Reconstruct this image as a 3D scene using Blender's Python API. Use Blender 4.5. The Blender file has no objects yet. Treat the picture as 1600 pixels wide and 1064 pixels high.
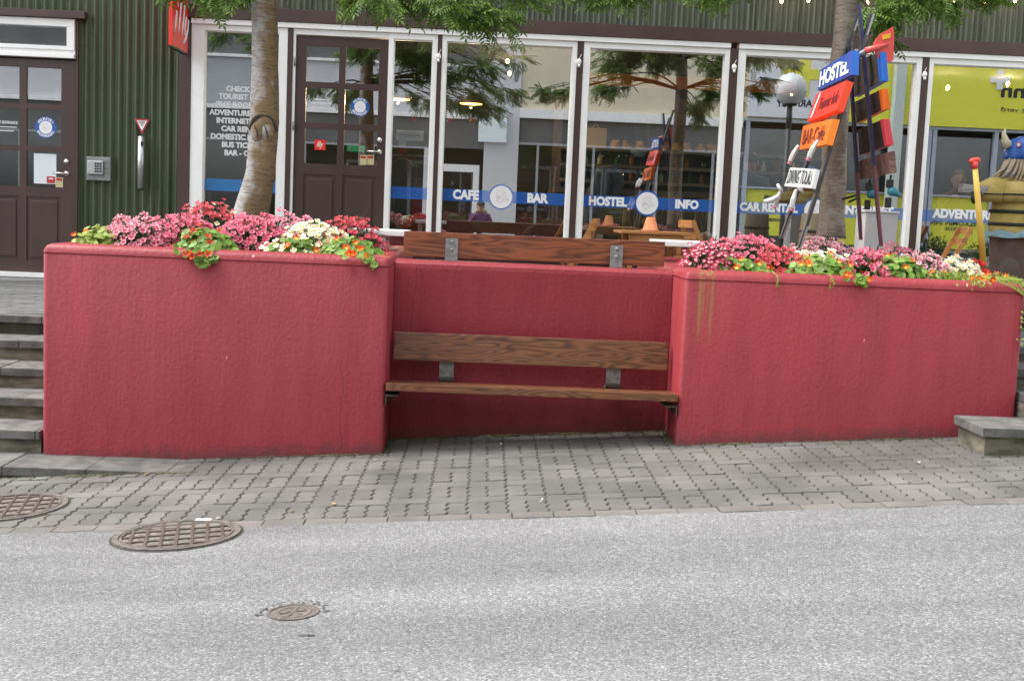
import bpy, bmesh, math, random
import numpy as np
from mathutils import Vector, Matrix
R = math.radians
random.seed(7); rng = np.random.default_rng(7)
SC = bpy.context.scene
COL = SC.collection
# ------------------------------------------------------------ camera, world, sun
FPX = 1900.0; CAMZ = 1.55
yaw, pitch, roll = R(1.47), R(6.0), R(2.45)
CP = Vector((0, 0, CAMZ))
cd = Vector((math.sin(yaw)*math.cos(pitch), math.cos(yaw)*math.cos(pitch), -math.sin(pitch)))
r0 = Vector((math.cos(yaw), -math.sin(yaw), 0)); u0 = r0.cross(cd)
CR = math.cos(roll)*r0 + math.sin(roll)*u0
CU = -math.sin(roll)*r0 + math.cos(roll)*u0
cam_d = bpy.data.cameras.new('camera'); cam = bpy.data.objects.new('camera', cam_d); COL.objects.link(cam)
m3 = Matrix((CR, CU, -cd)).transposed()
cam.matrix_world = Matrix.Translation(CP) @ m3.to_4x4()
cam_d.sensor_width = 36; cam_d.lens = 36*FPX/1600; cam_d.clip_start = 0.05; cam_d.clip_end = 500
SC.camera = cam

def at(px, py, Y):
    v = cd*FPX + CR*(px-800) - CU*(py-532); v = v*(Y/v.y)
    return CP + v

SUN_EL, SUN_AZ = R(60), R(-86)        # azimuth: direction the light comes from, clockwise from +Y
w = bpy.data.worlds.new('World'); SC.world = w; w.use_nodes = True
nt = w.node_tree; bg = nt.nodes['Background']
sky = nt.nodes.new('ShaderNodeTexSky'); sky.sky_type = 'NISHITA'; sky.sun_disc = False
sky.sun_elevation = SUN_EL; sky.sun_rotation = SUN_AZ; sky.dust_density = 3.0; sky.air_density = 1.0
hs = nt.nodes.new('ShaderNodeHueSaturation'); hs.inputs['Saturation'].default_value = 0.22
nt.links.new(sky.outputs[0], hs.inputs['Color']); nt.links.new(hs.outputs[0], bg.inputs[0]); bg.inputs[1].default_value = 0.15
sl = bpy.data.lights.new('sun', 'SUN'); sl.energy = .8; sl.angle = R(25); sl.color = (1, .97, .92)
so = bpy.data.objects.new('sun', sl); COL.objects.link(so)
sd = Vector((math.sin(SUN_AZ)*math.cos(SUN_EL), math.cos(SUN_AZ)*math.cos(SUN_EL), math.sin(SUN_EL)))
so.rotation_euler = sd.to_track_quat('Z', 'Y').to_euler(); so.location = (0, -5, 20)
SC.view_settings.view_transform = 'Standard'; SC.view_settings.look = 'None'
SC.view_settings.exposure = 1.75; SC.view_settings.gamma = 1

# ------------------------------------------------------------ materials
MATS = {}
def M(name, c1, c2=None, scale=8, stretch=(1, 1, 1), rough=.6, metal=0, bump=0, bscale=60, bstretch=(1, 1, 1), island=0, emit=None, trans=0, spec=.5, detail=4, lo=.35, hi=.65, coat=0):
    m = bpy.data.materials.new(name); m.use_nodes = True; MATS[name] = m
    t = m.node_tree; N = t.nodes; L = t.links; p = N['Principled BSDF']
    p.inputs['Roughness'].default_value = rough; p.inputs['Metallic'].default_value = metal
    p.inputs['Specular IOR Level'].default_value = spec
    if coat: p.inputs['Coat Weight'].default_value = coat
    c1 = tuple(c1)+(1,)
    tc = N.new('ShaderNodeTexCoord')
    def noise(sc, st, det):
        mp = N.new('ShaderNodeMapping'); mp.inputs['Scale'].default_value = st
        L.new(tc.outputs['Object'], mp.inputs[0])
        n = N.new('ShaderNodeTexNoise'); n.inputs['Scale'].default_value = sc; n.inputs['Detail'].default_value = det
        L.new(mp.outputs[0], n.inputs[0]); return n
    out = None
    if c2:
        n = noise(scale, stretch, detail)
        r = N.new('ShaderNodeValToRGB'); r.color_ramp.elements[0].position = lo; r.color_ramp.elements[1].position = hi
        r.color_ramp.elements[0].color = c1; r.color_ramp.elements[1].color = tuple(c2)+(1,)
        L.new(n.outputs['Fac'], r.inputs[0]); out = r.outputs[0]
    if island:
        g = N.new('ShaderNodeNewGeometry'); mr = N.new('ShaderNodeMapRange')
        mr.inputs['To Min'].default_value = 1-island; mr.inputs['To Max'].default_value = 1+island
        L.new(g.outputs['Random Per Island'], mr.inputs[0])
        h = N.new('ShaderNodeHueSaturation'); h.inputs['Color'].default_value = c1
        if out: L.new(out, h.inputs['Color'])
        L.new(mr.outputs[0], h.inputs['Value']); out = h.outputs[0]
    if out: L.new(out, p.inputs['Base Color'])
    else: p.inputs['Base Color'].default_value = c1
    if bump:
        n = noise(bscale, bstretch, 5); b = N.new('ShaderNodeBump'); b.inputs['Strength'].default_value = 1; b.inputs['Distance'].default_value = bump
        L.new(n.outputs['Fac'], b.inputs['Height']); L.new(b.outputs[0], p.inputs['Normal'])
    if emit:
        p.inputs['Emission Color'].default_value = c1; p.inputs['Emission Strength'].default_value = emit
    if trans:
        tr = N.new('ShaderNodeBsdfTranslucent'); mx = N.new('ShaderNodeMixShader'); mx.inputs[0].default_value = trans
        if out: L.new(out, tr.inputs[0])
        else: tr.inputs[0].default_value = c1
        L.new(p.outputs[0], mx.inputs[1]); L.new(tr.outputs[0], mx.inputs[2]); L.new(mx.outputs[0], N['Material Output'].inputs[0])
    return m

def glass(name, refl, tint=(.93, .95, .95)):
    m = bpy.data.materials.new(name); m.use_nodes = True; t = m.node_tree; N = t.nodes; L = t.links
    N.remove(N['Principled BSDF'])
    tr = N.new('ShaderNodeBsdfTransparent'); tr.inputs[0].default_value = tint+(1,)
    gl = N.new('ShaderNodeBsdfGlossy'); gl.inputs['Roughness'].default_value = 0.0; gl.inputs[0].default_value = (.95, .97, 1, 1)
    fr = N.new('ShaderNodeFresnel'); fr.inputs[0].default_value = 1.5
    ad = N.new('ShaderNodeMath'); ad.operation = 'ADD'; ad.use_clamp = True; ad.inputs[1].default_value = refl
    L.new(fr.outputs[0], ad.inputs[0])
    mx = N.new('ShaderNodeMixShader'); L.new(ad.outputs[0], mx.inputs[0]); L.new(tr.outputs[0], mx.inputs[1]); L.new(gl.outputs[0], mx.inputs[2])
    L.new(mx.outputs[0], N['Material Output'].inputs[0]); return m
GLASS = glass('window_glass', .25)
GLASS_OPP = glass('shop_glass', .06)
GLOBE_W = M('opal_globe', (.72, .72, .72), rough=.25, spec=.5)

def red_paint():
    m = M('red_painted_concrete', (.242, .028, .036), (.275, .035, .043), scale=2.2, stretch=(3, 3, .6), rough=.5, spec=.3, bump=.0035, bscale=42)
    t = m.node_tree; N = t.nodes; L = t.links; p = N['Principled BSDF']
    tc = N.new('ShaderNodeTexCoord')
    # vertical dribbles and stains
    mp = N.new('ShaderNodeMapping'); mp.inputs['Scale'].default_value = (14, 14, .5); L.new(tc.outputs['Object'], mp.inputs[0])
    n = N.new('ShaderNodeTexNoise'); n.inputs['Scale'].default_value = 1.6; n.inputs['Detail'].default_value = 6; L.new(mp.outputs[0], n.inputs[0])
    r = N.new('ShaderNodeValToRGB'); r.color_ramp.elements[0].position = .56; r.color_ramp.elements[1].position = .8
    r.color_ramp.elements[0].color = (0, 0, 0, 1); r.color_ramp.elements[1].color = (.3, .3, .3, 1); L.new(n.outputs[0], r.inputs[0])
    base = p.inputs['Base Color'].links[0].from_socket
    mx = N.new('ShaderNodeMixRGB'); L.new(r.outputs[0], mx.inputs[0]); L.new(base, mx.inputs[1]); mx.inputs[2].default_value = (.16, .022, .03, 1)
    # chips
    n2 = N.new('ShaderNodeTexNoise'); n2.inputs['Scale'].default_value = 20; n2.inputs['Detail'].default_value = 2; L.new(tc.outputs['Object'], n2.inputs[0])
    r2 = N.new('ShaderNodeValToRGB'); r2.color_ramp.elements[0].position = .765; r2.color_ramp.elements[1].position = .79; L.new(n2.outputs[0], r2.inputs[0])
    mx2 = N.new('ShaderNodeMixRGB'); L.new(r2.outputs[0], mx2.inputs[0]); L.new(mx.outputs[0], mx2.inputs[1]); mx2.inputs[2].default_value = (.5, .28, .27, 1)
    # dirt band just above the paving (position measured from the sloping ground)
    sp = N.new('ShaderNodeSeparateXYZ'); g = N.new('ShaderNodeNewGeometry'); L.new(g.outputs['Position'], sp.inputs[0])
    ma = N.new('ShaderNodeMath'); ma.operation = 'MULTIPLY_ADD'; ma.inputs[1].default_value = -.0675; L.new(sp.outputs[0], ma.inputs[0]); L.new(sp.outputs[2], ma.inputs[2])
    n3 = N.new('ShaderNodeTexNoise'); n3.inputs['Scale'].default_value = 9; n3.inputs['Detail'].default_value = 5; L.new(tc.outputs['Object'], n3.inputs[0])
    mb = N.new('ShaderNodeMath'); mb.operation = 'MULTIPLY_ADD'; mb.inputs[1].default_value = -.16; L.new(n3.outputs[0], mb.inputs[0]); L.new(ma.outputs[0], mb.inputs[2])
    r3 = N.new('ShaderNodeMapRange'); r3.inputs['From Min'].default_value = .075; r3.inputs['From Max'].default_value = -.01; L.new(mb.outputs[0], r3.inputs[0])
    r3.inputs['To Max'].default_value = .75
    mx3 = N.new('ShaderNodeMixRGB'); L.new(r3.outputs[0], mx3.inputs[0]); L.new(mx2.outputs[0], mx3.inputs[1]); mx3.inputs[2].default_value = (.10, .035, .035, 1)
    # yellow-green algae dribbles running down from the rim beside the bench on the right planter, and two hairline cracks
    def win(sock, c, hw, soft):
        a = N.new('ShaderNodeMath'); a.operation = 'SUBTRACT'; a.inputs[1].default_value = c; L.new(sock, a.inputs[0])
        a2 = N.new('ShaderNodeMath'); a2.operation = 'ABSOLUTE'; L.new(a.outputs[0], a2.inputs[0])
        q = N.new('ShaderNodeMapRange'); q.inputs['From Min'].default_value = hw+soft; q.inputs['From Max'].default_value = hw; L.new(a2.outputs[0], q.inputs[0]); return q.outputs[0]
    def mul(a, b_):
        q = N.new('ShaderNodeMath'); q.operation = 'MULTIPLY'; L.new(a, q.inputs[0])
        if isinstance(b_, float): q.inputs[1].default_value = b_
        else: L.new(b_, q.inputs[1])
        return q.outputs[0]
    mp5 = N.new('ShaderNodeMapping'); mp5.inputs['Scale'].default_value = (60, 60, 1.2); L.new(g.outputs['Position'], mp5.inputs[0])
    n5 = N.new('ShaderNodeTexNoise'); n5.inputs['Scale'].default_value = 1; n5.inputs['Detail'].default_value = 3; L.new(mp5.outputs[0], n5.inputs[0])
    r5 = N.new('ShaderNodeMapRange'); r5.inputs['From Min'].default_value = .45; r5.inputs['From Max'].default_value = .62; L.new(n5.outputs[0], r5.inputs[0])
    al = mul(mul(mul(win(sp.outputs[0], 1.375, .035, .03), win(sp.outputs[2], 1.15, .12, .28)), r5.outputs[0]), .75)
    mx4 = N.new('ShaderNodeMixRGB'); L.new(al, mx4.inputs[0]); L.new(mx3.outputs[0], mx4.inputs[1]); mx4.inputs[2].default_value = (.20, .14, .03, 1)
    n6 = N.new('ShaderNodeTexNoise'); n6.inputs['Scale'].default_value = 6; n6.inputs['Detail'].default_value = 4; L.new(g.outputs['Position'], n6.inputs[0])
    wob = N.new('ShaderNodeMath'); wob.operation = 'MULTIPLY_ADD'; wob.inputs[1].default_value = .10; L.new(n6.outputs[0], wob.inputs[0]); L.new(sp.outputs[0], wob.inputs[2])
    cr1 = mul(mul(win(wob.outputs[0], -.80, .0012, .002), win(sp.outputs[2], .25, .28, .12)), .7)
    cr2 = mul(mul(win(wob.outputs[0], -.40, .0015, .002), win(sp.outputs[2], .75, .40, .1)), .6)
    mx5 = N.new('ShaderNodeMixRGB'); L.new(cr1, mx5.inputs[0]); L.new(mx4.outputs[0], mx5.inputs[1]); mx5.inputs[2].default_value = (.07, .015, .02, 1)
    mx6 = N.new('ShaderNodeMixRGB'); L.new(cr2, mx6.inputs[0]); L.new(mx5.outputs[0], mx6.inputs[1]); mx6.inputs[2].default_value = (.09, .015, .02, 1)
    L.new(mx6.outputs[0], p.inputs['Base Color'])
    # second, vertical trowel relief
    b0 = p.inputs['Normal'].links[0].from_node
    mp4 = N.new('ShaderNodeMapping'); mp4.inputs['Scale'].default_value = (1, 1, .14); L.new(tc.outputs['Object'], mp4.inputs[0])
    n4 = N.new('ShaderNodeTexNoise'); n4.inputs['Scale'].default_value = 40; n4.inputs['Detail'].default_value = 3; L.new(mp4.outputs[0], n4.inputs[0])
    b = N.new('ShaderNodeBump'); b.inputs['Distance'].default_value = .0025; L.new(n4.outputs[0], b.inputs['Height']); L.new(b0.outputs[0], b.inputs['Normal']); L.new(b.outputs[0], p.inputs['Normal'])
    return m

def asphalt():
    m = M('worn_asphalt', (.2, .2, .2), rough=.85); t = m.node_tree; N = t.nodes; L = t.links; p = N['Principled BSDF']
    tc = N.new('ShaderNodeTexCoord')
    v = N.new('ShaderNodeTexVoronoi'); v.inputs['Scale'].default_value = 140; L.new(tc.outputs['Object'], v.inputs[0])
    sepc = N.new('ShaderNodeSeparateColor'); L.new(v.outputs['Color'], sepc.inputs[0])
    r = N.new('ShaderNodeValToRGB'); e = r.color_ramp.elements
    e[0].position = 0; e[0].color = (.085, .084, .083, 1); e[1].position = 1; e[1].color = (.26, .26, .256, 1)
    e.new(.35).color = (.125, .125, .125, 1); e.new(.78).color = (.165, .165, .164, 1)
    L.new(sepc.outputs[0], r.inputs[0])
    n = N.new('ShaderNodeTexNoise'); n.inputs['Scale'].default_value = .9; n.inputs['Detail'].default_value = 8; n.inputs['Roughness'].default_value = .65
    mp = N.new('ShaderNodeMapping'); mp.inputs['Scale'].default_value = (.5, 1.5, 1); L.new(tc.outputs['Object'], mp.inputs[0]); L.new(mp.outputs[0], n.inputs[0])
    mr = N.new('ShaderNodeMapRange'); mr.inputs['From Min'].default_value = .35; mr.inputs['From Max'].default_value = .65; mr.inputs['To Min'].default_value = .84; mr.inputs['To Max'].default_value = 1.15
    L.new(n.outputs[0], mr.inputs[0])
    h = N.new('ShaderNodeHueSaturation'); L.new(r.outputs[0], h.inputs['Color']); L.new(mr.outputs[0], h.inputs['Value'])
    n2 = N.new('ShaderNodeTexNoise'); n2.inputs['Scale'].default_value = 5.5; n2.inputs['Detail'].default_value = 8; n2.inputs['Roughness'].default_value = .75; L.new(mp.outputs[0], n2.inputs[0])
    r2 = N.new('ShaderNodeMapRange'); r2.inputs['From Min'].default_value = .70; r2.inputs['From Max'].default_value = .74; L.new(n2.outputs[0], r2.inputs[0])
    # long polished wheel tracks and a slightly darker gritty strip along the kerb, running with the street
    mpt = N.new('ShaderNodeMapping'); mpt.inputs['Scale'].default_value = (.06, 1.0, 1); L.new(tc.outputs['Object'], mpt.inputs[0])
    nt2 = N.new('ShaderNodeTexNoise'); nt2.inputs['Scale'].default_value = 1.7; nt2.inputs['Detail'].default_value = 3; L.new(mpt.outputs[0], nt2.inputs[0])
    mrt = N.new('ShaderNodeMapRange'); mrt.inputs['From Min'].default_value = .35; mrt.inputs['From Max'].default_value = .65; mrt.inputs['To Min'].default_value = .87; mrt.inputs['To Max'].default_value = 1.12; L.new(nt2.outputs[0], mrt.inputs[0])
    h2 = N.new('ShaderNodeHueSaturation'); L.new(h.outputs[0], h2.inputs['Color']); L.new(mrt.outputs[0], h2.inputs['Value']); h = h2
    mx = N.new('ShaderNodeMixRGB'); L.new(r2.outputs[0], mx.inputs[0]); L.new(h.outputs[0], mx.inputs[1]); mx.inputs[2].default_value = (.045, .045, .048, 1)
    L.new(mx.outputs[0], p.inputs['Base Color'])
    b = N.new('ShaderNodeBump'); b.inputs['Distance'].default_value = .002; L.new(v.outputs['Distance'], b.inputs['Height']); b.invert = True
    L.new(b.outputs[0], p.inputs['Normal']); return m

def wood(name, dark, light, axis='X', rough=.4, ring=9, dist=2.5, coat=.15):
    m = M(name, light, rough=rough, coat=coat); t = m.node_tree; N = t.nodes; L = t.links; p = N['Principled BSDF']
    tc = N.new('ShaderNodeTexCoord'); mp = N.new('ShaderNodeMapping')
    mp.inputs['Scale'].default_value = {'X': (.9, 7, 7), 'Z': (7, 7, .9), 'Y': (7, .9, 7)}[axis]
    L.new(tc.outputs['Object'], mp.inputs[0])
    n = N.new('ShaderNodeTexNoise'); n.inputs['Scale'].default_value = 1.6; n.inputs['Detail'].default_value = 1.5; L.new(mp.outputs[0], n.inputs[0])
    ma = N.new('ShaderNodeMath'); ma.operation = 'MULTIPLY'; ma.inputs[1].default_value = ring; L.new(n.outputs[0], ma.inputs[0])
    fr = N.new('ShaderNodeMath'); fr.operation = 'PINGPONG'; fr.inputs[1].default_value = .5; L.new(ma.outputs[0], fr.inputs[0])
    mp2 = N.new('ShaderNodeMapping'); mp2.inputs['Scale'].default_value = {'X': (2, 90, 90), 'Z': (90, 90, 2), 'Y': (90, 2, 90)}[axis]; L.new(tc.outputs['Object'], mp2.inputs[0])
    n2 = N.new('ShaderNodeTexNoise'); n2.inputs['Scale'].default_value = 1; n2.inputs['Detail'].default_value = 3; L.new(mp2.outputs[0], n2.inputs[0])
    ad = N.new('ShaderNodeMath'); ad.operation = 'MULTIPLY_ADD'; ad.inputs[1].default_value = .35; L.new(n2.outputs[0], ad.inputs[0]); L.new(fr.outputs[0], ad.inputs[2])
    r = N.new('ShaderNodeValToRGB'); e = r.color_ramp.elements; e[0].position = .16; e[0].color = dark+(1,); e[1].position = .58; e[1].color = light+(1,)
    L.new(ad.outputs[0], r.inputs[0]); L.new(r.outputs[0], p.inputs['Base Color'])
    b = N.new('ShaderNodeBump'); b.inputs['Distance'].default_value = .0012; L.new(ad.outputs[0], b.inputs['Height']); L.new(b.outputs[0], p.inputs['Normal'])
    return m

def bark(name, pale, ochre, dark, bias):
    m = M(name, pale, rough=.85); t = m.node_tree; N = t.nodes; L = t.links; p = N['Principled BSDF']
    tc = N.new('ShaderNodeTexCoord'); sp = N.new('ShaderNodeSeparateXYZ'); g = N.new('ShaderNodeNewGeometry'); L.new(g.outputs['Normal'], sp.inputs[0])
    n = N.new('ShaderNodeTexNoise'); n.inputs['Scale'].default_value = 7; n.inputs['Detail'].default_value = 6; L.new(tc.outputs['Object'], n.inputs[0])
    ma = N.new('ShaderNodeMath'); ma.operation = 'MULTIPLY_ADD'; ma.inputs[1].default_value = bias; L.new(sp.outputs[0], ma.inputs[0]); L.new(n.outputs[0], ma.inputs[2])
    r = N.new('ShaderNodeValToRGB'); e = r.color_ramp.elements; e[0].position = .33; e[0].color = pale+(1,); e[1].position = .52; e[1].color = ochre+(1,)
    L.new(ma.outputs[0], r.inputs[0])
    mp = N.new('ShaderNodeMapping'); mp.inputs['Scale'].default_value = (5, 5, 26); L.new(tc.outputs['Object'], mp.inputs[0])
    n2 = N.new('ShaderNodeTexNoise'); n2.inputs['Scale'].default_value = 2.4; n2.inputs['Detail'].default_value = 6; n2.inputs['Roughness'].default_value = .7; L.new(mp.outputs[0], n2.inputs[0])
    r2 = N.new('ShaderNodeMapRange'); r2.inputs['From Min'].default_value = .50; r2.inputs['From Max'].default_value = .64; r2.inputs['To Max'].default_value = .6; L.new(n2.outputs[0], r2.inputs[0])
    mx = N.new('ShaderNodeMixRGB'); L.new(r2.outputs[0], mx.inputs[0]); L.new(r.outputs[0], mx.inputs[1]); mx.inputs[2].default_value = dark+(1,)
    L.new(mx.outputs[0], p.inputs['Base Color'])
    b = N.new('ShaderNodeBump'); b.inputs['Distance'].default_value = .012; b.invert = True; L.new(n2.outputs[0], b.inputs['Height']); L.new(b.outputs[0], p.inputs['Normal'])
    return m

RED = red_paint(); ASPH = asphalt()
PAVER = M('grey_paver', (.080, .076, .069), (.142, .135, .124), scale=1.7, detail=7, rough=.9, bump=.003, bscale=160, island=.13)
KERBP = M('kerb_paver', (.115, .103, .094), (.15, .136, .124), scale=5, rough=.9, bump=.003, bscale=160, island=.1)
JOINT = M('joint_dirt', (.028, .025, .02), (.055, .055, .035), scale=12, rough=1)
STONE = M('step_stone', (.075, .075, .07), (.15, .146, .135), scale=9, rough=.9, bump=.006, bscale=70, island=.08)
RISER = M('step_riser', (.08, .075, .052), (.21, .195, .14), scale=7, stretch=(1, 1, 3), rough=.95, bump=.005, bscale=60)
IRONW = M('worn_iron', (.075, .062, .052), (.145, .125, .11), scale=30, rough=.8, bump=.002, bscale=90)
IRON = M('rusty_iron', (.06, .042, .034), (.11, .078, .06), scale=22, rough=.75, metal=.25, bump=.002, bscale=120)
IRONIN = M('cover_infill', (.075, .062, .05), (.19, .165, .14), scale=40, rough=.95, bump=.004, bscale=120)
WOODA = wood('bench_wood', (.065, .024, .011), (.185, .072, .03), ring=15)
WOODB = wood('board_wood', (.085, .022, .009), (.225, .062, .02), ring=9)
PINE = wood('pine_furniture', (.28, .11, .03), (.46, .21, .06), axis='X', ring=5)
PALEW = wood('pale_chair_wood', (.35, .22, .09), (.5, .34, .15), axis='Z', ring=5)
GREYW = wood('weathered_wood', (.16, .155, .15), (.33, .32, .31), ring=9, coat=0, rough=.9)
BACKW = wood('board_back', (.02, .014, .01), (.055, .04, .03), ring=5, coat=0, rough=.8)
PALLET = wood('board_back_red', (.10, .05, .04), (.20, .11, .09), ring=5, coat=0, rough=.8)
GALV = M('galvanised', (.17, .18, .17), (.28, .29, .28), scale=35, rough=.6, metal=.35, bump=.001)
DARKM = M('dark_rusty_metal', (.03, .025, .022), (.10, .06, .04), scale=20, rough=.8)
WHITEP = M('white_paint', (.82, .82, .79), (.87, .87, .85), scale=4, rough=.45)
BROWNP = M('brown_paint', (.051, .028, .024), (.064, .036, .031), scale=3, stretch=(1, 1, .3), rough=.42, bump=.0008, bscale=30)
GREENC = M('green_corrugated', (.040, .060, .026), (.058, .078, .034), scale=2.5, stretch=(2, 2, .5), rough=.45)
GREENU = M('green_eave_sheet', (.05, .06, .035), (.12, .13, .09), scale=3, stretch=(9, 9, .4), rough=.6)
CHROME = M('chrome', (.6, .58, .55), rough=.25, metal=1)
STEEL = M('brushed_steel', (.5, .5, .5), (.6, .6, .6), scale=30, rough=.35, metal=.9)
SOIL = M('soil', (.035, .022, .014), (.10, .065, .04), scale=40, rough=1, bump=.02, bscale=60)
def flat(n, c, **k): return M(n, c, **k)
def vinyl(name, c):
    m = flat(name, c, rough=.5); t = m.node_tree; N = t.nodes; gl = N.new('ShaderNodeBsdfGlossy'); gl.inputs['Roughness'].default_value = 0; mx = N.new('ShaderNodeMixShader'); mx.inputs[0].default_value = .2
    t.links.new(N['Principled BSDF'].outputs[0], mx.inputs[1]); t.links.new(gl.outputs[0], mx.inputs[2]); t.links.new(mx.outputs[0], N['Material Output'].inputs[0]); return m
BLUEV = vinyl('blue_vinyl', (.004, .095, .40)); LBLUEV = vinyl('light_blue_vinyl', (.006, .17, .45))
WV = flat('white_vinyl', (.8, .8, .8), rough=.5); WV2 = flat('dull_white_vinyl', (.66, .68, .68), rough=.5)
REDS = flat('red_sign', (.80, .03, .012), rough=.35); BLACK = flat('black_plastic', (.012, .012, .012), rough=.5)
INK = flat('dark_ink', (.02, .02, .025), rough=.6); REDINK = flat('red_ink', (.45, .03, .04), rough=.6)
PAPER = flat('paper', (.7, .74, .76), rough=.7); CREAM = flat('cream_label', (.5, .46, .25), rough=.7)
EXITG = flat('exit_green', (.01, .22, .07), rough=.4)
LEAF = M('rowan_leaf', (.10, .19, .025), (.16, .27, .045), scale=3, rough=.55, island=.35, trans=.35)
LEAFD = M('dark_leaf', (.02, .055, .015), (.045, .10, .025), scale=8, rough=.6, island=.3, trans=.2)
LEAFN = M('nasturtium_leaf', (.12, .24, .028), (.21, .34, .055), scale=12, rough=.5, island=.3, trans=.3)
LEAFY = M('yellow_leaf', (.26, .36, .05), (.38, .44, .10), scale=12, rough=.55, island=.25, trans=.3)
TWIG = M('twig', (.05, .035, .025), (.09, .065, .045), scale=20, rough=.9)
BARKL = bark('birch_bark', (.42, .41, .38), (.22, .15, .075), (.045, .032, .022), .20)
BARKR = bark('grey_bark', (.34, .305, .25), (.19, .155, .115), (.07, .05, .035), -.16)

# ------------------------------------------------------------ builders
ROOTLOC = {}
class B:
    def __init__(s): s.v = []; s.f = []; s.m = []; s.sm = []
    def add(s, vs, fs, mi=0, smooth=False):
        o = len(s.v); s.v.extend([tuple(v) for v in vs])
        for f in fs: s.f.append(tuple(i+o for i in f)); s.m.append(mi); s.sm.append(smooth)
    def box(s, x0, x1, y0, y1, z0, z1, mi=0, bev=0):
        if bev:
            bm = bmesh.new(); bmesh.ops.create_cube(bm, size=1)
            for v in bm.verts: v.co = Vector(((x0+x1)/2+v.co.x*(x1-x0), (y0+y1)/2+v.co.y*(y1-y0), (z0+z1)/2+v.co.z*(z1-z0)))
            bmesh.ops.bevel(bm, geom=list(bm.edges), offset=bev, segments=2, affect='EDGES', profile=.7)
            s.bm(bm, mi); return
        vs = [(x, y, z) for z in (z0, z1) for y in (y0, y1) for x in (x0, x1)]
        s.add(vs, [(0, 2, 3, 1), (4, 5, 7, 6), (0, 1, 5, 4), (2, 6, 7, 3), (0, 4, 6, 2), (1, 3, 7, 5)], mi)
    def bm(s, bm, mi=0, smooth=False):
        bm.verts.ensure_lookup_table(); bm.verts.index_update()
        s.add([v.co[:] for v in bm.verts], [[v.index for v in f.verts] for f in bm.faces], mi, smooth); bm.free()
    def hexa(s, bot, top, mi=0):           # 4 + 4 points
        s.add(list(bot)+list(top), [(3, 2, 1, 0), (4, 5, 6, 7), (0, 1, 5, 4), (1, 2, 6, 5), (2, 3, 7, 6), (3, 0, 4, 7)], mi)
    def rings(s, rings, mi=0, cap=True, smooth=True, closed=True):
        n = len(rings[0]); vs = [p for r in rings for p in r]; fs = []
        for i in range(len(rings)-1):
            for j in range(n if closed else n-1):
                k = (j+1) % n; fs.append((i*n+j, i*n+k, (i+1)*n+k, (i+1)*n+j))
        if cap: fs.append(tuple(range(n-1, -1, -1))); fs.append(tuple((len(rings)-1)*n+j for j in range(n)))
        s.add(vs, fs, mi, smooth)
    def tube(s, pts, rad, n=8, mi=0, smooth=True, flatten=None):
        pts = [Vector(p) for p in pts]
        if not hasattr(rad, '__len__'): rad = [rad]*len(pts)
        rs = []; ref = None
        for i, p in enumerate(pts):
            d = (pts[min(i+1, len(pts)-1)]-pts[max(i-1, 0)]).normalized()
            if ref is None: ref = d.orthogonal().normalized()
            a = (ref-d*ref.dot(d)).normalized(); b = d.cross(a); ref = a
            rs.append([p+(a*math.cos(2*math.pi*k/n)+b*math.sin(2*math.pi*k/n))*rad[i] for k in range(n)])
        s.rings(rs, mi, True, smooth)
    def ell(s, c, rx, ry, rz, mi=0, n=16, m=10, zmin=-1):
        rs = []
        for i in range(m+1):
            t = -math.pi/2+math.pi*i/m
            if math.sin(t) < zmin: continue
            rr = max(math.cos(t), .02)
            rs.append([(c[0]+rx*rr*math.cos(2*math.pi*k/n), c[1]+ry*rr*math.sin(2*math.pi*k/n), c[2]+rz*math.sin(t)) for k in range(n)])
        s.rings(rs, mi)
    def loft(s, secs, n=18, mi=0, smooth=True):   # (x,y,z,rx,ry)
        s.rings([[(x+rx*math.cos(2*math.pi*k/n), y+ry*math.sin(2*math.pi*k/n), z) for k in range(n)] for x, y, z, rx, ry in secs], mi, True, smooth)
    def obb(s, p0, p1, side, up, mi=0):          # bar from p0 to p1, half-widths given as vectors
        p0, p1, side, up = map(Vector, (p0, p1, side, up))
        q = lambda p: [p-side-up, p+side-up, p+side+up, p-side+up]
        s.hexa(q(p0), q(p1), mi)

def tag(o, label=None, cat=None, group=None, kind=None):
    if label: o['label'] = label
    if cat: o['category'] = cat
    if group: o['group'] = group
    if kind: o['kind'] = kind
    return o
def root(name, loc, label, cat, group=None):
    o = bpy.data.objects.new(name, None); COL.objects.link(o); o.location = loc; o.empty_display_size = .1
    tag(o, label, cat, group); ROOTLOC[o.name] = Vector(loc); return o
def build(name, b, mats, parent=None, origin=None):
    """world-coordinate geometry -> one object; a part keeps coordinates relative to its thing"""
    off = Vector((0, 0, 0))
    if parent is not None:
        r = parent
        while r.parent is not None: r = r.parent
        off = ROOTLOC[r.name]
    elif origin is not None: off = Vector(origin)
    v = np.array(b.v, dtype=float)-np.array(off)
    me = bpy.data.meshes.new(name); me.from_pydata(v.tolist(), [], b.f)
    if not isinstance(mats, (list, tuple)): mats = [mats]
    for m in mats: me.materials.append(m)
    me.polygons.foreach_set('material_index', b.m); me.polygons.foreach_set('use_smooth', b.sm)
    bm = bmesh.new(); bm.from_mesh(me)
    if len(bm.faces) < 4000: bmesh.ops.recalc_face_normals(bm, faces=bm.faces)
    bm.to_mesh(me); bm.free(); me.update()
    o = bpy.data.objects.new(name, me); COL.objects.link(o)
    if parent is not None: o.parent = parent
    else:
        o.location = off; ROOTLOC[o.name] = off
    return o
def struct(name, b, mats): return tag(build(name, b, mats), kind='structure')
def copy_tree(o, parent=None):
    c = o.copy(); COL.objects.link(c)
    if parent is not None: c.parent = parent
    for ch in list(o.children): copy_tree(ch, c)
    return c
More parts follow.
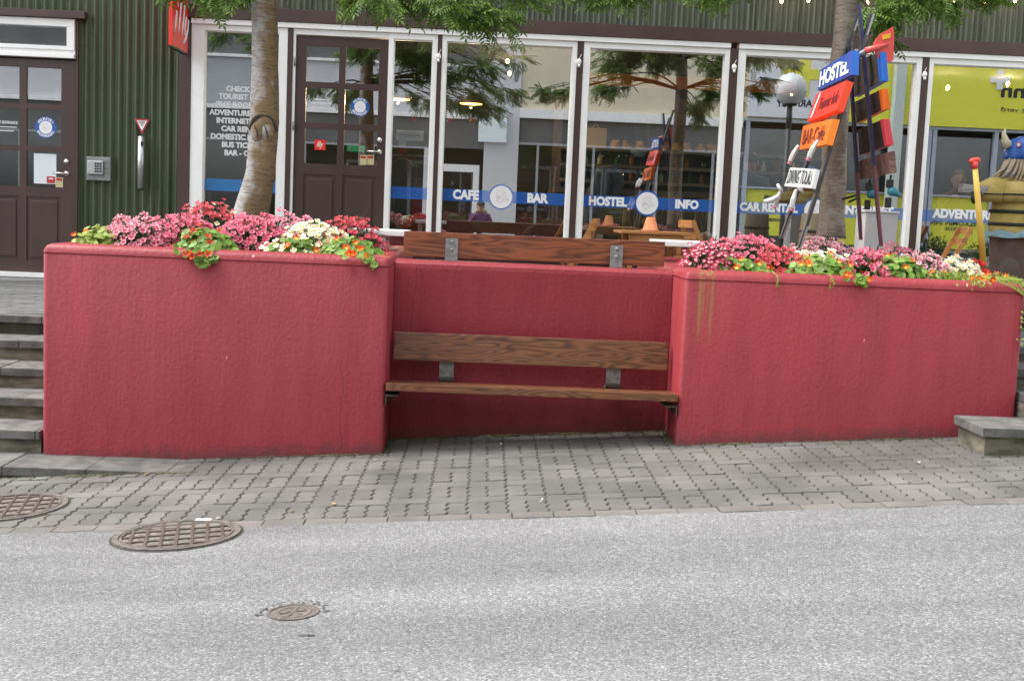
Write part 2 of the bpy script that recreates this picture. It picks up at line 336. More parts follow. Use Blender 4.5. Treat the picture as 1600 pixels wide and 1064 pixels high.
def text(b, s, c, width=None, height=None, u=(1, 0, 0), v=(0, 0, 1), bold=.0, shear=0, mi=0, ext=.0015, align='CENTER', spacing=1.0):
    """lettering as thin solid mesh; c = centre point (or left/right edge), fitted to width/height"""
    cu = bpy.data.curves.new('t', 'FONT'); cu.body = s; cu.offset = bold; cu.shear = shear; cu.extrude = .01; cu.space_character = spacing
    cu.resolution_u = 3
    o = bpy.data.objects.new('t', cu); COL.objects.link(o)
    dg = bpy.context.evaluated_depsgraph_get(); me = bpy.data.meshes.new_from_object(o.evaluated_get(dg))
    P = np.array([q.co[:] for q in me.vertices]); F = [tuple(p.vertices) for p in me.polygons]
    bpy.data.objects.remove(o); bpy.data.curves.remove(cu); bpy.data.meshes.remove(me)
    mn, mx = P.min(0), P.max(0)
    if width and height: sx, sy = width/(mx[0]-mn[0]), height/(mx[1]-mn[1])
    elif width: sx = sy = width/(mx[0]-mn[0])
    else: sx = sy = height/(mx[1]-mn[1])
    cx = {'CENTER': (mn[0]+mx[0])/2, 'LEFT': mn[0], 'RIGHT': mx[0]}[align]
    u, v, c = Vector(u), Vector(v), Vector(c); nrm = u.cross(v).normalized()
    pts = [c+u*((p[0]-cx)*sx)+v*((p[1]-(mn[1]+mx[1])/2)*sy)+nrm*(ext*(1 if p[2] > 0 else 0)) for p in P]
    b.add(pts, F, mi)
def disc(b, c, r, u=(1, 0, 0), v=(0, 0, 1), mi=0, th=.002, n=40, r_in=None):
    u, v, c = Vector(u), Vector(v), Vector(c); nn = u.cross(v).normalized()
    ri = [c+(u*math.cos(2*math.pi*k/n)+v*math.sin(2*math.pi*k/n))*r for k in range(n)]
    if r_in is None: b.rings([ri, [p+nn*th for p in ri]], mi, True, False)
    else:
        rj = [c+(u*math.cos(2*math.pi*k/n)+v*math.sin(2*math.pi*k/n))*r_in for k in range(n)]
        b.rings([ri, [p+nn*th for p in ri], [p+nn*th for p in rj], rj, ri], mi, False, False)
def arc_text(b, s, c, r, a0, a1, h, mi=0, flip=False, u=Vector((1, 0, 0)), v=Vector((0, 0, 1))):
    n = len(s)
    for i, ch in enumerate(s):
        if ch == ' ': continue
        a = R(a0+(a1-a0)*(i+.5)/n); rad = u*math.cos(a)+v*math.sin(a); tan = u*(-math.sin(a))+v*math.cos(a)
        if flip: text(b, ch, Vector(c)+rad*r, width=None, height=h, u=tan, v=-rad, bold=.02, mi=mi)
        else: text(b, ch, Vector(c)+rad*r, height=h, u=-tan, v=rad, bold=.02, mi=mi)
def sketch_logo(b, c, r, mi, u=Vector((1, 0, 0)), v=Vector((0, 0, 1)), scale=1.0):
    # thin line drawing of a head with a pointed nose inside the white disc
    L = [[(-.55, .25), (-.4, .62), (0, .75), (.35, .6), (.5, .3)], [(-.5, .15), (-.5, -.35), (-.15, -.75), (.35, -.3)],
         [(-.35, .1), (0, -.3)], [(-.4, -.25), (-.05, .05), (.1, -.1)], [(0, -.15), (.5, -.3), (.85, -.3), (.3, .15), (.0, .5)], [(-.45, -.1), (-.3, .15), (-.1, .0)]]
    nn = u.cross(v)
    for l in L:
        b.tube([Vector(c)+u*(x*r*scale)+v*(y*r*scale) for x, y in l], r*.018, 4, mi)
# ------------------------------------------------------------ ground, road, pavement
YE, YF0, YB, YFAC = 5.86, 7.48, 7.95, 13.06     # road edge, planter fronts, recess wall, cafe front
def G(x, y=7.0): return .062+.0675*x + (.012*(y-YF0) if y >= YE else .012*(YE-YF0)+.016*(YE-y))
def sheet(x0, x1, y0, y1, fz, nx, ny):
    b = B(); vs = [(x0+(x1-x0)*i/nx, y0+(y1-y0)*j/ny, 0) for j in range(ny+1) for i in range(nx+1)]
    vs = [(x, y, fz(x, y)) for x, y, _ in vs]
    b.add(vs, [(j*(nx+1)+i, j*(nx+1)+i+1, (j+1)*(nx+1)+i+1, (j+1)*(nx+1)+i) for j in range(ny) for i in range(nx)]); return b
GROUND = M('earth_ground', (.10, .095, .085), (.14, .135, .12), scale=2, rough=1)
struct('ground', sheet(-120, 120, -120, 120, lambda x, y: .0675*x-.42, 2, 2), GROUND)
struct('road', sheet(-30, 30, -2.6, YE, lambda x, y: G(x, min(y, YE-.001)), 60, 30), ASPH)
struct('far_pavement', sheet(-30, 30, -4.7, -2.6, lambda x, y: G(x, -2.6)+.1, 10, 2), PAVER)
# pavement: every paver is cut with its toothed outline over a bed of dark joint sand
struct('pavement_bed', sheet(-9, 9, YE, 9.0, lambda x, y: G(x, y)-.006, 20, 4), JOINT)
def pavers():
    b = B(); wx, dy = .205, .1175; g = .0045
    zig = lambda n, ph: [((.012 if (k+ph) % 2 else -.012)) for k in range(n+1)]
    x0 = -7.5+.085; ncol = int(15.2/wx)
    for c in range(ncol):
        xl, xr = x0+c*wx, x0+(c+1)*wx
        y = YE+.105+.006; row = (c*2) % 3 if False else 0; k = 0
        while y < 8.4:
            typ = (k+(c % 2)*0) % 2
            h = dy*(2 if typ == 0 else 1)
            if y+h > 8.5: break
            segs = [(xl, (xl+xr)/2), ((xl+xr)/2, xr)] if typ == 0 else [(xl, xr)]
            n = 5 if typ == 0 else 3
            for (a, e) in segs:
                if any(((a+e)/2-qx)**2+(y+h/2-qy)**2 < (.27 if qy < 6 else .29)**2 for qx, qy in ((-1.415, 5.72), (-2.47, 6.38))): continue
                def side(x, yy0, yy1, rev):
                    pts = []
                    ph = int(round((yy0-YE)/dy*2))
                    for q in range(n+1):
                        t = q/n; off = (.009 if (q+k) % 2 else -.009)
                        if q in (0, n): off *= .5
                        pts.append((x+off, yy0+(yy1-yy0)*t))
                    return pts[::-1] if rev else pts
                r = side(e-g, y+g*1.1, y+h-g*1.1, False); l = side(a+g, y+g*1.1, y+h-g*1.1, True)
                jz = random.uniform(-.002, .002); tx, ty = random.uniform(-.008, .008), random.uniform(-.008, .008)
                mx_ = (a+e)/2; my = y+h/2
                # slight wave on the long edges
                top = [((r[-1][0]*2+l[0][0])/3, r[-1][1]-.004), ((r[-1][0]+l[0][0]*2)/3, r[-1][1]+.003)]
                bot = [((l[-1][0]*2+r[0][0])/3, l[-1][1]-.004), ((l[-1][0]+r[0][0]*2)/3, l[-1][1]+.003)]
                ol = r+top+l+bot
                f = lambda p, ins, dz: (mx_+(p[0]-mx_)*(1-ins/((e-a)/2)), my+(p[1]-my)*(1-ins/(h/2)), G(p[0], p[1])+jz+(p[0]-mx_)*tx+(p[1]-my)*ty+dz)
                b.rings([[f(p, 0, -.02) for p in ol], [f(p, 0, -.003) for p in ol], [f(p, .004, 0) for p in ol]], 0, False, False)
                b.add([f(p, .004, 0) for p in ol], [tuple(range(len(ol)))], 0)
            y += h; k += 1
    return b
struct('pavement', pavers(), PAVER)
kb = B()
for i in range(76):
    x = -7.6+i*.205+random.uniform(-.002, .002); j = random.uniform(-.002, .003)
    p = lambda X, Y, dz: (X, Y, G(X, YE+.001)+dz+j)
    kb.hexa([p(x+.003, YE-.01, -.05), p(x+.202, YE-.01, -.05), p(x+.202, YE+.1, -.05), p(x+.003, YE+.1, -.05)], [p(x+.003, YE-.01, .001), p(x+.202, YE-.01, .001), p(x+.202, YE+.1, .002), p(x+.003, YE+.1, .002)])
struct('pavement_edge', kb, KERBP)
# terrace in front of the cafe and its paving
def TZ(x): return .645+.018*(x+3.4)
TERR = M('terrace_paver', (.085, .085, .082), (.125, .125, .12), scale=3, rough=.9, bump=.003, bscale=120, island=.12)
tb = B()
for (xa, xb, ya, yb) in ((-9, -2.69, 9.02, YFAC+.1), (-2.69, -.6, 9.9, YFAC+.1), (-.6, 1.27, 8.17, YFAC+.1), (1.27, 3.37, 9.9, YFAC+.1), (3.37, 9.5, 8.27, YFAC+.1)):
    z = lambda x: TZ(x)-.012
    tb.hexa([(xa, ya, -.9), (xb, ya, -.9), (xb, yb, -.9), (xa, yb, -.9)], [(xa, ya, z(xa)), (xb, ya, z(xb)), (xb, yb, z(xb)), (xa, yb, z(xa))])
struct('terrace_bed', tb, JOINT)
tp = B()
for i in range(60):
    x = -8.9+i*.302
    for j in range(34):
        y = 8.3+j*.14; xo = x+(.15 if j % 2 else 0)
        if x < -2.9:
            if y < 9.05: continue
        elif x > 3.37:
            if y < 8.28: continue
        elif y < 9.9 and not (-.58 < x < 1.0): continue
        q = lambda X, Y, d: (X, Y, TZ(X)+d+jj)
        jj = random.uniform(-.002, .002)
        tp.hexa([q(xo, y, -.02), q(xo+.294, y, -.02), q(xo+.294, y+.133, -.02), q(xo, y+.133, -.02)], [q(xo, y, 0), q(xo+.294, y, 0), q(xo+.294, y+.133, 0), q(xo, y+.133, 0)])
struct('terrace_paving', tp, TERR)

# ------------------------------------------------------------ red planters and recess wall
def rrect(x0, x1, y0, y1, ins, r, n=5):
    x0 += ins; x1 -= ins; y0 += ins; y1 -= ins; r = max(r-ins, .004); out = []
    for cx, cy, a0 in ((x1-r, y0+r, -90), (x1-r, y1-r, 0), (x0+r, y1-r, 90), (x0+r, y0+r, 180)):
        for k in range(n+1):
            a = R(a0+90*k/n); out.append((cx+r*math.cos(a), cy+r*math.sin(a)))
    return out
def planter(name, x0, x1, y0, y1, zt, label, soilz):
    rt = root(name, ((x0+x1)/2, y0, G((x0+x1)/2, y0)), label, 'planter', 'red concrete planters')
    b = B()
    prof = [(0, -.6), (0, zt-.068), (.003, zt-.064), (.003, zt-.061), (-.003, zt-.056), (.001, zt-.042), (.009, zt-.026), (.022, zt-.012), (.042, zt-.003), (.07, zt), (.13, zt), (.145, zt-.006), (.15, zt-.02), (.15, zt-.4)]
    b.rings([[(x, y, z) for x, y in rrect(x0, x1, y0, y1, i, .03)] for i, z in prof], 0, False, True)
    o = build('planter_wall', b, RED, rt)
    o.data.set_sharp_from_angle(angle=R(50))
    s = B(); nx, ny = 60, 50
    vs = []
    for j in range(ny+1):
        for i in range(nx+1):
            x = x0+.14+(x1-x0-.28)*i/nx; y = y0+.14+(y1-y0-.28)*j/ny
            vs.append((x, y, soilz+.03*math.sin(x*9+y*4)*math.sin(y*7)+random.uniform(-.012, .012)))
    s.add(vs, [(j*(nx+1)+i, j*(nx+1)+i+1, (j+1)*(nx+1)+i+1, (j+1)*(nx+1)+i) for j in range(ny) for i in range(nx)], 0, True)
    build('soil', s, SOIL, rt)
    return rt
ZT = 1.245
planter('concrete_planter', -2.69, -.582, YF0, 9.9, ZT, 'red painted concrete planter left of the bench with the pale leaning tree', ZT-.05)
planter('concrete_planter', 1.243, 3.375, YF0, 9.9, ZT, 'red painted concrete planter right of the bench with the ski signpost', ZT-.05)
rw = B(); b = rw
prof = [(YB, -.6), (YB, 1.165), (YB+.004, 1.19), (YB+.018, 1.208), (YB+.04, 1.214), (YB+.2, 1.214), (YB+.215, 1.2), (YB+.215, -.6)]
b.rings([[(x, y, z) for y, z in prof] for x in (-.579, 1.24)], 0, True, False)
# shallow vertical shuttering step near the left end
b.box(-.5795, -.41, YB-.004, YB+.002, -.5, 1.16)
tag(build('recess_wall', rw, RED, None, (.33, YB, 0)), 'low red painted concrete wall between the two planters behind the bench', 'wall')

# ------------------------------------------------------------ bench
bt = root('wall_bench', (.33, 7.7, .09), 'dark wooden bench seat and backrest plank mounted in the red recess', 'bench')
def plank(name, xa, xb, yc, yth, z0, z1, mat, parent, tilt=0, bev=.006):
    b = B(); b.box(xa, xb, -yth/2, yth/2, -(z1-z0)/2, (z1-z0)/2, 0, bev)
    c, s = math.cos(tilt), math.sin(tilt)
    b.v = [(x, yc+y*c-z*s, (z0+z1)/2+y*s+z*c) for x, y, z in b.v]
    return build(name, b, mat, parent)
plank('backrest', -.558, 1.212, 7.80, .042, .576, .757, WOODA, bt, R(-7))
# seat: three boards tilted slightly back
for k in range(3):
    y0 = 7.455+k*.128
    plank('seat_board', -.5765, 1.2385, y0+.06, .12, .418-k*.011, .466-k*.011, WOODA, bt, R(-5), .005)
for x in (-.215, .87):
    b = B(); w_ = .047
    path = [(7.835, .70), (7.83, .60), (7.826, .52), (7.832, .475), (7.855, .448), (7.90, .437), (7.95, .435)]
    th = .009; rs = []
    for i, (y, z) in enumerate(path):
        a, e = path[max(i-1, 0)], path[min(i+1, len(path)-1)]; d = Vector((e[0]-a[0], e[1]-a[1])).normalized(); n = Vector((d.y, -d.x))*th/2
        rs.append([(x-w_, y-n.x, z-n.y), (x+w_, y-n.x, z-n.y), (x+w_, y+n.x, z+n.y), (x-w_, y+n.x, z+n.y)])
    b.rings(rs, 0, True, False); build('backrest_bracket', b, GALV, bt)
for x0, x1 in ((-.5805, -.50), (1.16, 1.2415)):
    b = B(); b.box(x0, x1, 7.48, 7.86, .385, .393); b.box(x0 if x0 < 0 else x1-.008, x0+.008 if x0 < 0 else x1, 7.48, 7.86, .33, .384)
    b.tube([((x0+x1)/2, 7.53, .36), ((x0+x1)/2, 7.53, .386)], .012, 8); build('seat_support', b, DARKM, bt)
ub = root('top_board', (.33, 8.05, 1.214), 'stained wooden board standing on the red wall above the bench', 'board')
plank('plank', -.535, 1.195, 8.08, .045, 1.232, 1.398, WOODB, ub, R(-4))
for x in (-.217, .872):
    b = B(); b.box(x-.041, x+.041, 8.028, 8.04, 1.2145, 1.362, 0, .002); o = build('board_bracket', b, GALV, ub)
    for z in (1.34, 1.288): b = B(); b.ell((x, 8.026, z), .012, .007, .012, 0, 10, 6); build('bolt', b, GALV, o)

# ------------------------------------------------------------ steps
def steps(x0, x1, y0, zs, run, label, slab_x1=None, slab_x0=None):
    rt = root('stone_steps', ((x0+x1)/2, y0, zs[0]), label, 'steps', 'stone steps up to the terrace')
    for k, z in enumerate(zs):
        y = y0+k*run; b = B()
        xa, xb = (slab_x0 if k == 0 and slab_x0 is not None else x0), (slab_x1 if k == 0 and slab_x1 is not None else x1)
        x = xa
        while x < xb-.01:
            e = min(x+random.uniform(.46, .52), xb); d = random.uniform(-.002, .003)
            yb = y+run+.04 if not (k == 0 and ((slab_x1 is not None and x > x1-.05) or (slab_x0 is not None and e < x0+.05))) else y+.45
            b.box(x+.002, e-.002, y, yb, z-.055+d, z+d, 0, .007); x = e
        t = build('tread', b, STONE, rt)
        b = B(); b.box(xa+.03 if k == 0 else xa, xb-.03 if k == 0 and slab_x1 else xb, y+.03, y+run+.05, z-.5, z-.056); build('riser', b, RISER, t)
steps(-6.2, -2.706, 7.1, [-.06+.1405*k for k in range(6)], .38, 'flight of grey stone steps left of the red planters', slab_x1=-1.62)
steps(3.392, 7.2, 6.9, [.425, .56, .69, .80], .38, 'short flight of grey stone steps right of the red planters', slab_x0=2.93)

# ------------------------------------------------------------ covers and litter
def cover(x, y, r, label, nb, slope_pt):
    rt = root('manhole_cover', (x, y, G(x, y)), label, 'manhole cover', 'manhole covers')
    sy = (G(x, y+.05)-G(x, y-.05))/.1; zz = lambda X, Y, d: (X, Y, G(x, y)+.0675*(X-x)+sy*(Y-y)+d*.6+.005)
    b = B(); n = 48
    ring = lambda rr, d: [zz(x+rr*math.cos(2*math.pi*k/n), y+rr*math.sin(2*math.pi*k/n), d) for k in range(n)]
    b.rings([ring(r, -.03), ring(r, .006), ring(r*.91, .006), ring(r*.9, -.003), ring(r*.885, -.003), ring(r*.88, .006), ring(r*.85, .006), ring(r*.85, -.012)], 0, False, False)
    build('rim', b, IRONW, rt); b = B(); b.rings([ring(r*1.045, -.02), ring(r*1.045, -.0045), ring(r*1.0, -.0045)], 0, False, False); build('gap_shadow_dirt', b, JOINT, rt)  # ring of dark joint dirt put in as the shadow of the gap round the rim
    b = B(); b.add(ring(r*.86, -.006), [tuple(range(n))]); build('infill', b, IRONIN, rt)
    b = B(); rr = r*.855
    a = R(12)
    for th in (a, a+math.pi/2):
        ux, uy = math.cos(th), math.sin(th)
        nb_ = nb if th != a else nb-1
        for i in range(-nb_, nb_+1):
            o = i*rr*2/(2*nb_+1.3); L_ = math.sqrt(max(rr*rr-o*o, 0)); wd = r*.024
            q = lambda s, t, d: zz(x+ux*s-uy*t, y+uy*s+ux*t, d)
            if L_ < .02: continue
            zt = .004 if th == a else .0035
            b.hexa([q(-L_, o-wd, -.012), q(L_, o-wd, -.012), q(L_, o+wd, -.012), q(-L_, o+wd, -.012)], [q(-L_, o-wd, zt), q(L_, o-wd, zt), q(L_, o+wd, zt), q(-L_, o+wd, zt)])
    build('grating', b, IRON, rt)
c1 = at(279, 828, 5.75); cover(-1.415, 5.72, .298, 'round rusty gridded manhole cover at the edge of the road', 3, 0)
cover(-2.47, 6.38, .30, 'round rusty gridded manhole cover set in the pavers at the left', 3, 0)
vb = root('valve_cover', (-.665, 4.46, G(-.665, 4.46)), 'small round worn iron valve cover in the asphalt', 'valve cover')
b = B(); n = 32; zc = G(-.665, 4.46)
rg = lambda rr, d: [(-.665+rr*math.cos(2*math.pi*k/n), 4.46+rr*math.sin(2*math.pi*k/n), zc+.0675*rr*math.cos(2*math.pi*k/n)-.016*rr*math.sin(2*math.pi*k/n)+d) for k in range(n)]
b.rings([rg(.098, -.02), rg(.098, .005), rg(.088, .005), rg(.086, .001), rg(.07, .0015), rg(.068, .004), rg(.055, .004), rg(.053, .001), rg(.01, .002)], 0, True, False)
build('lid', b, IRONW, vb)
b = B()
for a in (20, 80, 140): 
    c_, s_ = math.cos(R(a)), math.sin(R(a)); b.obb((-.665-c_*.05, 4.46-s_*.05, zc+.003-.0675*c_*.05+.016*s_*.05), (-.665+c_*.05, 4.46+s_*.05, zc+.003+.0675*c_*.05-.016*s_*.05), (-s_*.004, c_*.004, 0), (0, 0, .002))
build('raised_rib', b, IRONW, vb)
# broken asphalt crumbs by the valve cover and small potholes (dark patches with depth-like rims)
CRUMB = M('dark_crumbs', (.035, .035, .035), (.13, .13, .13), scale=60, rough=1, island=.5)
b = B()
def crumbs(cx, cy, rx, ry, n, s0, s1):
    for _ in range(n):
        a = random.uniform(0, 2*math.pi); q = math.sqrt(random.random()); x = cx+rx*q*math.cos(a); y = cy+ry*q*math.sin(a); s = random.uniform(s0, s1)
        b.ell((x, y, G(x, y)), s, s*.8, s*.35, 0, 5, 4)
for a in range(60):
    t = R(random.uniform(-10, 200)); x = -.665+(.105+random.random()*.035)*math.cos(t); y = 4.47+(.105+random.random()*.05)*math.sin(t); s = random.uniform(.004, .01)
    b.ell((x, y, G(x, y)), s, s, .003, 0, 5, 4)
crumbs(-.575, 4.19, .032, .012, 16, .005, .011); crumbs(.09, 4.9, .015, .006, 6, .004, .007)
tag(build('asphalt_crumbs', b, CRUMB, None, (-.6, 4.4, .06)), 'dark broken asphalt crumbs around the small valve cover', 'crumbs', kind='stuff')
MOSS = M('moss_grit', (.03, .035, .012), (.10, .09, .04), scale=60, rough=1, island=.4)
b = B()
def foot(x0, x1, y, n, s0=.003, s1=.010):
    for _ in range(n):
        x = random.uniform(x0, x1); yy = y-abs(random.gauss(0, .014)); q = random.uniform(s0, s1)*(1.4 if math.sin(x*5)+math.sin(x*13) > .6 else .7); b.ell((x, yy, G(x, yy)+.001), q*1.5, q, q*.5, 0, 5, 4)
foot(-1.62, -.58, YF0, 420); foot(1.24, 2.92, YF0, 600); foot(-.57, 1.23, YB-.002, 700, .004, .013); foot(-5, -1.6, 7.105, 700, .004, .012)
for _ in range(260):
    y = random.uniform(7.5, 7.94); x = random.choice((-.575+abs(random.gauss(0, .012)), 1.238-abs(random.gauss(0, .012)))); q = random.uniform(.003, .009); b.ell((x, y, G(x, y)+.001), q*1.4, q, q*.5, 0, 5, 4)
tag(build('moss', b, MOSS, None, (0, YF0, .06)), 'moss and dark grit gathered along the foot of the red walls', 'moss', kind='stuff')
LIT = {'butt': M('cigarette_paper', (.62, .58, .5), rough=.8), 'leaf': M('fallen_petal', (.28, .20, .10), rough=.8), 'pink': M('fallen_pink', (.6, .12, .14), rough=.8)}
lits = [(318, 814, .075, 'paper'), (341, 811, .02, 'butt'), (456, 800, .022, 'leaf'), (522, 789, .028, 'leaf'), (587, 720, .022, 'butt'), (681, 697, .012, 'leaf'), (783, 695, .016, 'butt'), (847, 782, .014, 'butt'),
        (1436, 724, .02, 'butt'), (1553, 702, .015, 'pink'), (676, 698, .01, 'pink'), (1378, 712, .012, 'leaf'), (229, 742, .03, 'leaf'), (18, 744, .025, 'leaf'), (845, 785, .012, 'butt'), (104, 742, .02, 'leaf')]
def onground(px, py):
    v = (at(px, py, 6)-CP); 
    Y = 6.0
    for _ in range(12):
        p = at(px, py, Y); z = G(p.x, Y); Y = Y*(CAMZ-z)/max(CAMZ-p.z, .1)
    p = at(px, py, Y); return p.x, Y, G(p.x, Y)
for px, py, s, kd in lits:
    x, y, z = onground(px, py); b = B(); a = random.uniform(0, 3); c_, s_ = math.cos(a), math.sin(a)
    ws = s*.3
    b.hexa([(x-c_*s/2+s_*ws, y-s_*s/2-c_*ws, z+.006), (x+c_*s/2+s_*ws, y+s_*s/2-c_*ws, z+.007), (x+c_*s/2-s_*ws, y+s_*s/2+c_*ws, z+.006), (x-c_*s/2-s_*ws, y-s_*s/2+c_*ws, z+.006)],
           [(x-c_*s/2+s_*ws, y-s_*s/2-c_*ws, z+.009), (x+c_*s/2+s_*ws, y+s_*s/2-c_*ws, z+.012), (x+c_*s/2-s_*ws, y+s_*s/2+c_*ws, z+.009), (x-c_*s/2-s_*ws, y-s_*s/2+c_*ws, z+.008)])
    tag(build('litter_scrap', b, WV if kd == 'paper' else LIT[kd], None, (x, y, z)), {'paper': 'white crumpled paper scrap lying on the gridded cover', 'butt': 'tiny pale litter scrap lying on the ground', 'leaf': 'tiny tan dry leaf scrap lying on the paving', 'pink': 'tiny fallen pink petal lying on the pavement'}[kd], 'litter', 'litter scraps on the paving')

# ------------------------------------------------------------ cafe building
cb = root('cafe_building', (0, YFAC, .9), 'dark green corrugated cafe and hostel front with white framed shop windows and brown doors', 'building')
ZH, ZTOP = 3.30, 3.415
def corrug(b, x0, x1, z0, z1, y, per, amp, mi=0, th=.004):
    n = int((x1-x0)/per*8); n = max(n, 8); fr = []; bk = []
    rowa, rowb = [], []
    for i in range(n+1):
        x = x0+(x1-x0)*i/n; yy = y-amp*math.cos(2*math.pi*x/per)
        rowa.append((x, yy, z0)); rowb.append((x, yy, z1))
    b.add(rowa+rowb, [(i, i+1, n+2+i, n+1+i) for i in range(n)], mi, True)
b = B()
corrug(b, -4.315, -3.262, .6, 3.43, 13.055, .0865, .016)
build('corrugated_wall', b, GREENC, cb); b = B(); corrug(b, -9, -5.6, .5, 3.43, 13.055, .0865, .016)
build('corrugated_wall', b, GREENC, cb); b = B()
corrug(b, -9, -3.262, 3.43, 6.4, 13.055, .0865, .016)
build('corrugated_wall', b, GREENC, cb); b = B(); corrug(b, 6.75, 9.5, .9, 3.5, 13.055, .0865, .016)
build('corrugated_wall', b, GREENC, cb)
b = B(); corrug(b, -3.262, 9.5, 3.545, 6.4, 13.0, .058, .013); build('corrugated_eave_band', b, GREENU, cb)
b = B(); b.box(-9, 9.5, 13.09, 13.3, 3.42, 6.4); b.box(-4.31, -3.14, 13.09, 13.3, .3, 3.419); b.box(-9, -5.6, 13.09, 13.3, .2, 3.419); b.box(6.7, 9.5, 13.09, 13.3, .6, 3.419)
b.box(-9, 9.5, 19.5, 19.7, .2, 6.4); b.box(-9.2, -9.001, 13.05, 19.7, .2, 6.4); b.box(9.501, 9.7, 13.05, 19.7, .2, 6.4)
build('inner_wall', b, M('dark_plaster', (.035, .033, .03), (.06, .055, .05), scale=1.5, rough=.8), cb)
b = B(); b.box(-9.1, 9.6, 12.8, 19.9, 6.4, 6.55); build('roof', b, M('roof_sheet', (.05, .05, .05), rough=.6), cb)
b = B(); b.box(-3.20, 9.5, 12.95, 13.14, 3.416, 3.55, 0, .004); b.box(-3.262, -3.137, 12.98, 13.14, .5, 3.415, 0, .003)
for x0, x1 in ((-2.136, -2.084), (-.574, -.529), (.890, .956), (2.501, 2.587), (4.543, 4.617), (6.60, 6.7)):
    b.box(x0, x1, 12.985, 13.14, .6, 3.359, 0, .002)
b.box(-2.136, -2.084, 12.984, 13.14, 3.0, 3.358)
b.box(-5.6, -4.225, 12.94, 13.08, 3.35, 3.425, 0, .005)
b.box(-4.340, -4.316, 13.02, 13.14, .6, 3.349)
b.box(-1.03, 6.6, 13.03, 13.14, .6, 1.06)
build('brown_trim', b, BROWNP, cb)
b = B(); b.box(-3.136, 2.5, 12.965, 13.10, 3.3605, 3.414, 0, .004); b.box(2.588, 6.6, 12.965, 13.10, 3.3605, 3.414, 0, .004); build('head_moulding', b, WHITEP, cb)
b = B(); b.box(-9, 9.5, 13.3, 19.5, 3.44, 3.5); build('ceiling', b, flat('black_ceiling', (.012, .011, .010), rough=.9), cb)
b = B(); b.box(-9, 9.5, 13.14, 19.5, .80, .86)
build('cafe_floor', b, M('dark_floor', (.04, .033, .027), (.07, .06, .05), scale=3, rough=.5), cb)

def band_z(px, py): return at(px, py, YFAC).z
ZB = band_z(745, 306.5); HB = .0625
def window(x0, x1, g0, g1, z1=ZH, z0=1.10, band=None, mull=True):
    b = B()
    b.box(x0, g0, 12.99, 13.12, z0-.06, 3.3595, 0, .003); b.box(g1, x1, 12.99, 13.12, z0-.06, 3.3595, 0, .003)
    b.box(g0, g1, 12.992, 13.12, z1, 3.3595, 0, .002); b.box(g0, g1, 12.992, 13.12, z0-.06, z0, 0, .002)
    # inner glazing bead
    for a in ((g0, g0+.008, z0, z1), (g1-.008, g1, z0, z1)): b.box(a[0], a[1], 13.03, 13.058, a[2], a[3])
    b.box(g0+.008, g1-.008, 13.03, 13.058, z1-.008, z1)
    f = build('window', b, WHITEP, cb)
    p = B(); p.box(g0+.001, g1-.001, 13.06, 13.066, z0+.001, z1-.001); build('pane', p, GLASS, f)
    if band:
        q = B(); q.box(g0+.009, g1-.009, 13.0590, 13.0596, ZB-HB, ZB+HB); build('vinyl_band', q, band, f)
    return f
def px_text(b, s, x0, x1, y0, y1, mi=0, Y=13.0583, bold=.055, sp=1.0):
    c = at((x0+x1)/2, (y0+y1)/2, Y); a = at(x0, (y0+y1)/2, Y); e = at(x1, (y0+y1)/2, Y)
    text(b, s, (c.x, Y, c.z), width=e.x-a.x, height=(y1-y0)*Y/FPX, bold=bold, mi=mi, spacing=sp)
W0 = window(-3.136, -2.137, -3.003, -2.23, band=LBLUEV)
W1 = window(-1.086, -.575, -1.032, -.626, band=BLUEV)
W2 = window(-.528, .889, -.481, .842, band=BLUEV)
W3 = window(.957, 2.5, 1.025, 2.449, band=BLUEV)
W4 = window(2.588, 4.542, 2.67, 4.487, band=BLUEV)
W5 = window(4.618, 6.6, 4.666, 6.54, band=BLUEV)
b = B()
for s, y in (('CHECK IN', 139.6), ('TOURIST INFO', 151.7), ('FREE BOOKINGS', 164.4), ('ADVENTURE TOURS', 177), ('INTERNET CAFE', 189.5), ('CAR RENTAL', 202), ('DOMESTIC FLIGHTS', 214.6), ('BUS TICKETS', 227), ('BAR - CAFE', 239.5)):
    c = at(379, y+.3, 13.059); c2 = Vector((c.x, 13.059, c.z))
    text(b, s, c2, height=8.8*13.06/FPX, bold=.05)
build('lettering', b, WV2, W0)
b = B(); px_text(b, 'CAFE', 707.5, 748.5, 296.8, 312.2); px_text(b, 'BAR', 824, 857, 302.5, 317.5); build('lettering', b, WV, W2)
b = B(); px_text(b, 'HOSTEL', 920, 980, 307.7, 322.3); px_text(b, 'INFO', 1055, 1091.5, 312.5, 326.8); build('lettering', b, WV, W3)
b = B(); px_text(b, 'CAR RENTAL', 1156, 1247, 317.5, 331.5); px_text(b, 'INTERNET', 1317, 1396, 322.5, 336.5); build('lettering', b, WV, W4)
b = B(); px_text(b, 'ADVENTURE', 1457, 1553, 327.5, 342.5); build('lettering', b, WV, W5)
SK = M('logo_line', (.45, .25, .25), rough=.6)
def logo(win_, px, py, r):
    c = at(px, py, 13.0735); c = Vector((c.x, 13.0585, ZB))
    b = B(); disc(b, c, r*1.16, mi=0, r_in=r*.99, th=.0004); o = build('logo_ring', b, BLUEV, win_)
    b = B(); disc(b, c, r, mi=0, th=.001); build('logo_disc', b, WV, win_)
    b = B(); sketch_logo(b, c+Vector((0, -.0012, 0)), r*.8, 0); build('logo_drawing', b, SK, win_)
logo(W2, 783, 307.5, .118); logo(W3, 1011, 317, .118); logo(W4, 1273, 328, .118)
